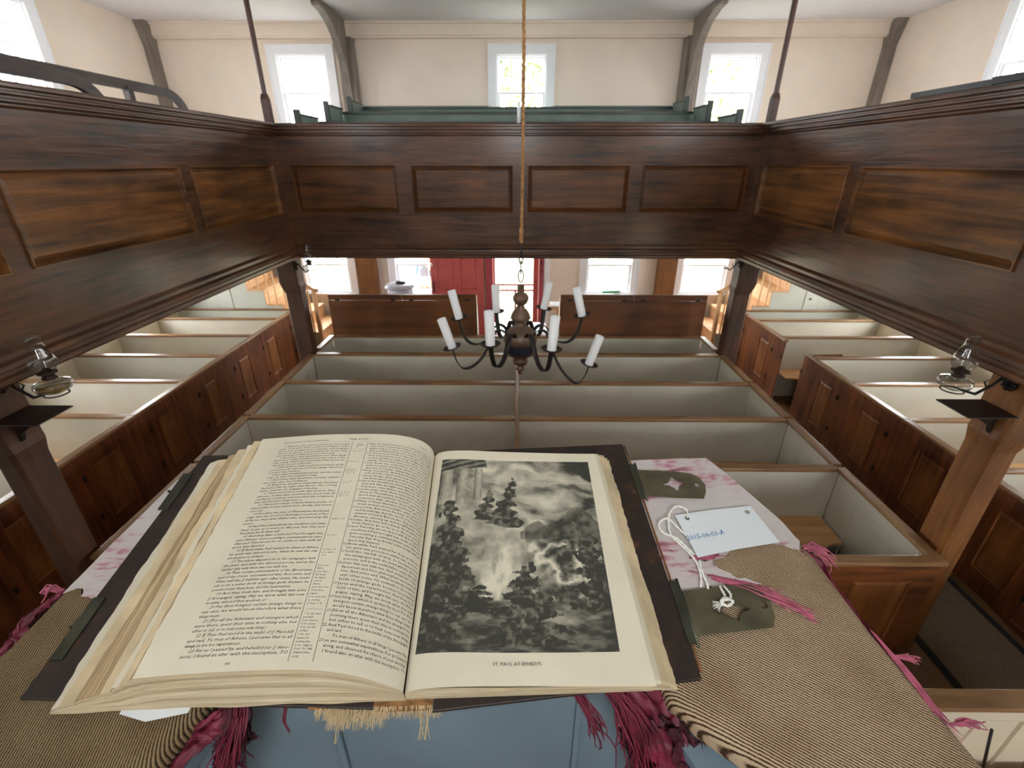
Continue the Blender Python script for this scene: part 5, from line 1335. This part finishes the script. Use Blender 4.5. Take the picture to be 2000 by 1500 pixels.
# ---- type
FC = bpy.data.curves.new('type', 'FONT'); FO = bpy.data.objects.new('type', FC); COL.objects.link(FO)
FC.resolution_u = 1
def glyphs(s, size, shear=0, sx=1, off=0, word=1):
    FC.body = s; FC.size = size; FC.shear = shear; FC.offset = off; FC.space_word = word
    bpy.context.view_layer.update()
    me = bpy.data.meshes.new_from_object(FO.evaluated_get(bpy.context.evaluated_depsgraph_get()))
    V = [(v.co.x*sx, v.co.y) for v in me.vertices]; F = [tuple(p.vertices) for p in me.polygons]
    bpy.data.meshes.remove(me); return V, F
LEFT = """5 ¶ But the Jews which believed not, moved with
envy, took unto them certain lewd fellows of the
baser sort, and gathered a company, and set all the
city on an uproar, and assaulted the house of Ja-
son, and sought to bring them out to the people.
6 And when they found them not, they drew
Jason and certain brethren unto the rulers of the
city, crying, These that have turned the world up-
side down, are come hither also;
7 Whom Jason hath received: and these all do
contrary to the decrees of Cesar, saying, that there
is another king, one Jesus.
8 And they troubled the people, and the rulers
of the city, when they heard these things.
9 And when they had taken security of Jason
and of the other, they let them go.
10 ¶ And the brethren immediately sent away
Paul and Silas by night unto Berea: who coming
thither, went into the synagogue of the Jews.
11 These were more noble than those in Thes-
salonica, in that they received the word with all
readiness of mind, and searched the scriptures
daily, whether those things were so.
12 Therefore many of them believed; also of
honourable women which were Greeks, and of men
not a few.
13 But when the Jews of Thessalonica had knowl-
edge that the word of God was preached of Paul
at Berea, they came thither also, and stirred up the
people.
14 And then immediately the brethren sent away
Paul, to go as it were to the sea: but Silas and
Timotheus abode there still.
15 And they that conducted Paul brought him
unto Athens: and receiving a commandment unto
Silas and Timotheus for to come to him with all
speed, they departed.
16 ¶ Now while Paul waited for them at Athens,
his spirit was stirred in him, when he saw the city
wholly given to idolatry.
17 Therefore disputed he in the synagogue with
the Jews, and with the devout persons, and in the
market daily with them that met with him.
18 Then certain philosophers of the Epicureans,
and of the Stoics, encountered him. And some said,
What will this || babbler say? other some, He seem-
eth to be a setter forth of strange gods: because he
preached unto them Jesus, and the resurrection.
19 And they took him, and brought him unto
|| Areopagus, saying, May we know what this new
doctrine, whereof thou speakest, is?
20 For thou bringest certain strange things to
our ears: we would know therefore what these
things mean.
21 (For all the Athenians and strangers which
were there, spent their time in nothing else, but
either to tell, or to hear some new thing.)
22 ¶ Then Paul stood in the midst of || Mars-hill,
and said, Ye men of Athens, I perceive that in all
things ye are too superstitious.
23 For as I passed by, and beheld your || devo-
tions, I found an altar with this inscription, TO""".split('\n')
RIGHT = """5 But the Jews, being moved with jealousy, took
unto them certain vile fellows of the rabble, and
gathering a crowd, set the city on an uproar;
and assaulting the house of Jason, they sought
6 to bring them forth to the people. And when
they found them not, they dragged Jason and
certain brethren before the rulers of the city,
crying, These that have turned the world up-
7 side down are come hither also; whom Jason
hath received: and these all act contrary to the
decrees of Caesar, saying that there is another
8 king, one Jesus. And they troubled the multi-
tude and the rulers of the city, when they heard
9 these things. And when they had taken secu-
rity from Jason and the rest, they let them go.
10 And the brethren immediately sent away
Paul and Silas by night unto Beroea: who when
they were come thither went into the synagogue
11 of the Jews. Now these were more noble than
those in Thessalonica, in that they received the
word with all readiness of mind, examining the
scriptures daily, whether these things were so.
12 Many of them therefore believed; also of the
Greek women of honourable estate, and of men,
13 not a few. But when the Jews of Thessalonica
had knowledge that the word of God was pro-
claimed of Paul at Beroea also, they came thither
likewise, stirring up and troubling the multi-
14 tudes. And then immediately the brethren sent
forth Paul to go as far as to the sea: and Silas
15 and Timothy abode there still. But they that
conducted Paul brought him as far as Athens:
and receiving a commandment unto Silas and
Timothy that they should come to him with all
speed, they departed.
16 Now while Paul waited for them at Athens,
his spirit was provoked within him, as he be-
17 held the city full of idols. So he reasoned in
the synagogue with the Jews and the devout
persons, and in the marketplace every day with
18 them that met with him. And certain also of the
Epicurean and Stoic philosophers encountered
him. And some said, What would this babbler
say? other some, He seemeth to be a setter
forth of strange gods: because he preached
19 Jesus and the resurrection. And they took
hold of him, and brought him unto the Areo-
pagus, saying, May we know what this new
20 teaching is, which is spoken by thee? For thou
bringest certain strange things to our ears: we
would know therefore what these things mean.
21 (Now all the Athenians and the strangers so-
journing there spent their time in nothing else,
but either to tell or to hear some new thing.)
22 And Paul stood in the midst of the Areopagus,
and said,
   Ye men of Athens, in all things I perceive that
23 ye are somewhat superstitious. For as I passed
along, and observed the objects of your worship,
I found also an altar with this inscription, TO""".split('\n')
NOTES = [(.2975, 'ANNO'), (.2945, 'DOMINI'), (.2915, '53.'), (.283, 'e Rom. 16. 21.'), (.262, 'f ch. 16. 20.'), (.247, 'g Luke 23. 2.'), (.2436, 'John 19. 12.'), (.2402, '1 Pet. 2. 15.'),
         (.225, 'h ch. 9. 25.'), (.2216, 'ver. 14.'), (.2075, 'i Isa. 34. 16.'), (.2041, 'Luke 16. 29.'), (.2007, 'John 5. 39.'), (.165, 'k Matt. 10. 23.'), (.142, 'l ch. 18. 5.'), (.123, 'm 2 Pet. 2. 8.'), (.119, '|| Or, full of'), (.1155, 'idols.'),
         (.103, '|| Or, base'), (.0995, 'fellow.'), (.0955, '|| Or, Mars-'), (.092, 'hill. It was'), (.0885, 'the highest'), (.085, 'court in'), (.0815, 'Athens.'), (.078, '|| Or, the court'), (.0745, 'of the Areo-'), (.071, 'pagites.'), (.0675, '|| Or, gods that'), (.064, 'ye worship.'), (.0605, '2 Thess. 2. 4.'),
         (.050, '1 Or, the what'), (.0467, 'god saith.'), (.0434, '2 Or, demons'), (.0401, '3 Or, before'), (.0368, '4 Or, the hill'), (.0335, 'of Mars'), (.0302, '5 Or, had'), (.0269, 'leisure for'), (.0236, 'nothing else'), (.0203, '6 Or, religious'), (.017, '7 Or, TO THE'), (.0137, 'UNKNOWN'), (.0104, 'GOD.')]
def page_print():
    mb = MB()
    def lay(V, F, s_left, y):       # s_left(y) = arc length of the line's left end (further from the gutter is larger)
        vs = []
        for (x, yy) in V:
            Y = y+yy; v = Y/HB; s = s_left(v)-x
            px_, pz = leafpos(max(.001, s), v); vs.append((px_, Y, pz+.00035))
        mb.add(vs, F)
    def column(lines, xl, xr, y0, y1, size, shear, hang, rx=.0):
        """xl, xr: ((top x, foot x)) of the column's left and right edge"""
        n = len(lines)
        for i, ln in enumerate(lines):
            y = y0+(y1-y0)*i/(n-1); v = y/HB
            sl = lambda v_: arc_of_x(xl[0]*v_+xl[1]*(1-v_), v_)
            sr = arc_of_x(xr[0]*v+xr[1]*(1-v), v); W = sl(v)-sr
            num = ln.split(' ')[0].isdigit(); last = i+1 < n and lines[i+1].split(' ')[0].isdigit() and not hang
            ind = 0
            txt = ln
            if hang:
                if num:
                    a, b = ln.split(' ', 1); V, F = glyphs(a, size*.95, 0); w_ = max(p[0] for p in V); lay(V, F, lambda v_, w_=w_: sl(v_)+w_+.001, y); txt = b
                elif ln.startswith('   '): ind = .006; txt = ln.strip()
            elif num: ind = .006
            V, F = glyphs(txt, size, shear); w_ = max(p[0] for p in V); tgt = W-ind; k = tgt/w_
            full = ln not in ('speed, they departed.', 'and said,') if hang else not (i+1 < n and lines[i+1].split(' ')[0].isdigit() and k > 1.08)
            if not full: k = min(k, .98)
            V = [(p[0]*k+ind, p[1]) for p in V]
            lay(V, F, sl, y)
    column(LEFT, (-.2105, -.193), (-.1150, -.0985), .2975, .0135, .0041, .28, False)
    column(RIGHT, (-.0855, -.070), (-.0035, -.0015), .2975, .0155, .0041, .0, True)
    sl = lambda v_: arc_of_x(-.1095*v_-.0945*(1-v_), v_)
    for y, s_ in NOTES:
        V, F = glyphs(s_, .0026, .2); w_ = max(p[0] for p in V); k = min(1, .0165/w_); ind = .005 if s_ in ('ANNO', 'DOMINI', '53.') else 0
        lay([(p[0]*k+ind, p[1]) for p in V], F, sl, y)
    V, F = glyphs('preacheth at Berea, and Athens.', .0042, .35)
    V2, F2 = glyphs('Paul', .0042, .35)
    sl0 = lambda v_: arc_of_x(-.2085*v_-.193*(1-v_), v_)
    lay(V2, F2, sl0, .3065); w2 = max(p[0] for p in V2); lay([(p[0]+w2+.0016, p[1]) for p in V], F, sl0, .3065)
    V, F = glyphs('THE ACTS.', .0048, 0); lay([(p[0]*1.25, p[1]) for p in V], F, lambda v_: arc_of_x(-.118*v_-.10*(1-v_), v_), .3075)
    V, F = glyphs('17. 5-24', .0036, 0); lay(V, F, lambda v_: arc_of_x(-.020*v_-.018*(1-v_), v_), .3065)
    V, F = glyphs('845', .0032, 0); lay(V, F, lambda v_: arc_of_x(-.150, v_), .0055)
    return local('print', mb, 'ink', left_leaf)
def page_rules():
    mb = MB()
    def strip(pts, hw, vertical):
        r_ = []
        for (s, y) in pts:
            a = []
            for q in (-1, 1):
                s2, y2 = (s+q*hw, y) if vertical else (s, y+q*hw)
                x, z = leafpos(max(.001, s2), y2/HB); a.append((x, y2, z+.0003))
            r_.append(a)
        mb.grid(r_)
    for xt, xb in ((-.1115, -.0965), (-.0905, -.0755)):
        strip([(arc_of_x(xt*v+xb*(1-v), v), v*HB) for v in np.linspace(.022, .945, 40)], .00035, True)
    strip([(arc_of_x(x, .955), .3040) for x in np.linspace(-.2105, -.004, 50)], .00012, False)
    for y in (.2885, .0555): strip([(arc_of_x(-.1095*y/HB-.0945*(1-y/HB), y/HB)-q, y) for q in np.linspace(.001, .0165, 6)], .00015, False)
    return local('column_rules', mb, 'rule_ink', left_leaf)
left_leaf = [o for o in COL.objects if o.name.startswith('top_leaf')][0]
for f_ in (page_print, page_rules):
    o = f_(); o.matrix_basis = Matrix.Identity(4)

# ---- engraved plate on the right leaf: a plain landscape in the same greys
def fbm(U, V, f, seed, oct_=5):
    r = np.random.RandomState(seed); out = np.zeros_like(U); amp = .5
    for _ in range(oct_):
        G = r.rand(64, 64); x, y = (U*f) % 63, (V*f) % 63; i, j = x.astype(int), y.astype(int); a, b = x-i, y-j
        a, b = a*a*(3-2*a), b*b*(3-2*b)
        out += amp*((G[i, j]*(1-a)+G[(i+1) % 64, j]*a)*(1-b)+(G[i, (j+1) % 64]*(1-a)+G[(i+1) % 64, (j+1) % 64]*a)*b); f *= 2; amp *= .5
    return out
def engraving():
    nu, nv = 260, 330
    u, v = np.meshgrid(np.linspace(0, 1, nu), np.linspace(0, 1, nv)); asp = 1.25
    F_ = lambda f, sd, o_=5, a=1, b_=1: fbm(u*a, v*asp*b_, f, sd, o_)-.47
    # torn cloud bank, lit from the left middle
    c = fbm(u*1.2+.35*v+.25*F_(5, 31), v*asp*2.4+.3*F_(6, 32), 5, 1, 6)-.47
    T = .40+1.5*c+.12*np.sin(v*14+u*3)*.5+.16*np.exp(-((u-.45)/.3)**2)*(v > .5)
    T -= .10*(v > .85)*(u > .5)
    bump = lambda cu_, cv_, su, sv: np.exp(-((u-cu_)/su)**2-((v-cv_)/sv)**2)
    rim = lambda m_, dark, amt: np.where(m_, dark+amt, T)
    # rocky ground: ridged noise, dark with pale edges
    ridge = 1-abs(F_(6, 6, 6, 1.3, 1.3))*5; ridge = np.clip(ridge, 0, 1)**2
    hill = .56-.05*u+.10*F_(4, 5)+.05*(u > .55)
    rock = .14+.30*ridge+.5*F_(24, 7)
    light = np.exp(-((u-.78)/.17)**2-((v-.36)/.15)**2)+.8*np.exp(-((u-.60)/.08)**2-((v-.42)/.06)**2)
    rock = rock+light*(.75*ridge-.05+.6*F_(30, 8))
    wgt = np.clip((hill-v)/.05, 0, 1); T = T*(1-wgt)+rock*wgt
    # ruined colonnade, upper left
    for (a, b, bot) in ((.0, .085, .70), (.115, .185, .69), (.225, .275, .72)):
        m_ = (u > a) & (u < b) & (v > bot+.03*F_(20, 40)) & (v < .935); q = np.clip((u-a)/(b-a), 0, 1)
        T = np.where(m_, .16+.42*np.sin(q*2.6)+.10*np.sin(q*36)+.3*F_(40, 14), T)
    m_ = (v > .925+.10*(u-.1)) & (u < .315-.35*(v-.925)); T = np.where(m_, .22+.14*np.sin((v-.3*u)*170)+.3*F_(30, 15), T)
    # smoke-like mist rolling out of the valley, brightest low down
    mist = .9*bump(.20, .66, .20, .12)+bump(.33, .52, .20, .12)+1.2*bump(.42, .38, .18, .12)
    T = T*(1-.55*np.clip(mist, 0, 1))+np.clip(mist, 0, 1)*(.42+1.3*F_(9, 8, 6))*.8
    T += bump(.40, .30, .10, .12)*(.55+1.2*F_(16, 9, 4, 2.2, .7)); T += bump(.33, .22, .06, .05)*.35
    # floor of the valley
    low = v < .20+.06*F_(5, 9)+.015*np.sin(9*u)
    T = np.where(low, .17+1.1*F_(12, 10, 5, 1.3, 3.6)*.5+.34*bump(.62, .13, .20, .035)+.26*bump(.22, .17, .14, .025), T)
    # broken dark firs and brush
    def clump(cu_, v0, v1, w_, t0, sd):
        nonlocal T
        q = np.clip((v-v0)/(v1-v0), 0, 1); lean = .02*np.sin(q*5+sd); hw = w_*(1-q)**.7*(.55+.9*abs(np.sin(q*17+sd+3*F_(9, sd))))+w_*.9*F_(34, sd+1, 3)
        m_ = (v > v0) & (v < v1) & (abs(u-cu_-lean) < hw); T = np.where(m_, t0+.7*F_(40, sd+2, 4), T)
    clump(.455, .56, .88, .07, .13, 3); clump(.31, .60, .80, .05, .20, 4); clump(.37, .58, .74, .035, .18, 5)
    clump(.11, .10, .74, .12, .15, 6); clump(.05, .04, .52, .12, .12, 16); clump(.93, .16, .60, .13, .12, 7); clump(.84, .45, .60, .05, .2, 17)
    clump(.56, .02, .38, .16, .12, 8); clump(.50, .02, .30, .10, .15, 18); clump(.28, .15, .27, .12, .07, 9)
    # wooded hills on the horizon
    far = .60+.05*np.sin(u*9)+.03*np.sin(u*23)+.05*F_(18, 44); m_ = (u > .52) & (v > .50) & (v < far); T = np.where(m_, T*.35+.10+.25*(far-v)+.3*F_(30, 33), T)
    T = (T-.42)*1.15+.40
    T = np.clip(T-.10*np.clip((abs(u-.5)-.42)*8, 0, 1), .02, .97)
    me_ = MB(); rows = []
    for j in range(nv):
        q = j/(nv-1); xl, xr = .0065+(.0125-.0065)*q, .2125+(.2275-.2125)*q; r_ = []
        for i in range(nu):
            x = xl+(xr-xl)*i/(nu-1); y = .031+(.302-.031)*q+.0015*(1-i/nu); r_.append((x, y, right_leaf(x, 0)+.0004))
        rows.append(r_)
    me_.grid(rows); o = local('engraving', me_, 'engraving_ink', None); o.parent = right_top; o.matrix_basis = Matrix.Identity(4)
    at = o.data.attributes.new('tone', 'FLOAT', 'POINT'); at.data.foreach_set('value', T.ravel().astype(np.float32))
    o['label'] = 'black and grey engraved plate'
right_top = [o for o in COL.objects if o.name.startswith('top_leaf')][1]
engraving()
V, F = glyphs('ST. PAUL AT EPHESUS.', .0046); mb = MB(); w_ = max(p[0] for p in V)
mb.add([(.083+p[0]*.049/w_, .0195+p[1], right_leaf(.083+p[0]*.049/w_, 0)+.0006) for p in V], F); o = local('caption', mb, 'ink', None); o.parent = right_top; o.matrix_basis = Matrix.Identity(4)

# ---- paper tag on a string
tg_ = thing('paper_tag', tuple(BM @ Vector((.39, .19, -.015))), 'small white paper tag with blue handwriting tied by a white string', 'tag')
th_ = plate('tag_card', [(.333, .213), (.39, .2215), (.446, .227), (.457, .167), (.40, .1585), (.341, .147)], [circ((.3485, .2075), .0034), circ((.4365, .2165), .0034)], -.0135, .0004, 'tag_paper', tg_)
V, F = glyphs('2015-06-01-A', .0105, .15); w_ = max(p[0] for p in V); ca, sa = math.cos(.165), math.sin(.165); mb = MB()
mb.add([(.3365+(p[0]*.0545/w_)*ca-p[1]*sa, .1715+(p[0]*.0545/w_)*sa+p[1]*ca+.0006*math.sin(p[0]*900), -.0127) for p in V], F)
o = local('handwriting', mb, 'blue_ink', None); o.parent = th_; o.matrix_basis = Matrix.Identity(4)
def cord(pts, r=.0013):
    P_ = [Vector(p) for p in pts]; out = []; n = len(P_)
    for i in range(n-1):
        p0, p1, p2, p3 = P_[max(i-1, 0)], P_[i], P_[i+1], P_[min(i+2, n-1)]
        for k in range(7):
            q = k/7; out.append(.5*((2*p1)+(-p0+p2)*q+(2*p0-5*p1+4*p2-p3)*q*q+(-p0+3*p1-3*p2+p3)*q**3))
    out.append(P_[-1]); mb = MB()
    for st in range(2):
        mb.tube([p+Vector((math.cos(i*.9+st*3.14), math.sin(i*.9+st*3.14), .4*math.cos(i*.9+st*3.14)))*r*.5 for i, p in enumerate(out)], r*.72, 6)
    return mb
s1 = [(.349, .2075, -.0120), (.351, .219, -.0105), (.340, .2255, -.010), (.328, .217, -.011), (.320, .200, -.011), (.317, .182, -.012), (.323, .168, -.012), (.331, .154, -.012), (.3365, .139, -.013), (.335, .121, -.014), (.330, .108, -.0142)]
s2 = [(.338, .180, -.0145), (.329, .193, -.012), (.320, .204, -.009), (.309, .201, -.011), (.305, .191, -.012), (.310, .181, -.011), (.321, .173, -.009), (.330, .163, -.012), (.338, .152, -.0145)]
s3 = [(.342, .144, -.0145), (.339, .128, -.0135), (.339, .111, -.014), (.338, .106, -.0142)]
for s_ in (s1, s2, s3): local('string', cord(s_), 'string_white', tg_)
local('string', cord([(.3535, .1085, -.0140), (.3525, .1030, -.0120), (.3530, .096, -.0115), (.3500, .088, -.0105)]), 'string_white', tg_)
local('string', cord([(.3585, .1085, -.0140), (.3590, .1030, -.0120), (.3600, .096, -.0110), (.3560, .088, -.0105)]), 'string_white', tg_)
mb = cord([(.358, .090, -.0120), (.350, .0905, -.0085), (.344, .086, -.0085), (.350, .082, -.0100), (.357, .086, -.0080), (.348, .088, -.0070), (.342, .082, -.0100)], .0016)
local('knot', mb, 'string_white', tg_)
rnd = random.Random(2); mb = MB()
for k in range(60):
    a = rnd.uniform(2.2, 4.4); l_ = rnd.uniform(.004, .010); mb.tube([(.342, .083, -.010), (.342+math.cos(a)*l_*.5, .083+math.sin(a)*l_*.5, -.009+rnd.uniform(-.003, .003)), (.342+math.cos(a)*l_, .083+math.sin(a)*l_*.8, -.012+rnd.uniform(0, .004))], .0004, 3)
local('frayed_end', mb, 'string_white', tg_)
bpy.data.objects.remove(FO); bpy.data.curves.remove(FC)
for o in list(COL.objects):
    if '_at' in o.keys(): del o['_at']
bpy.context.view_layer.update()
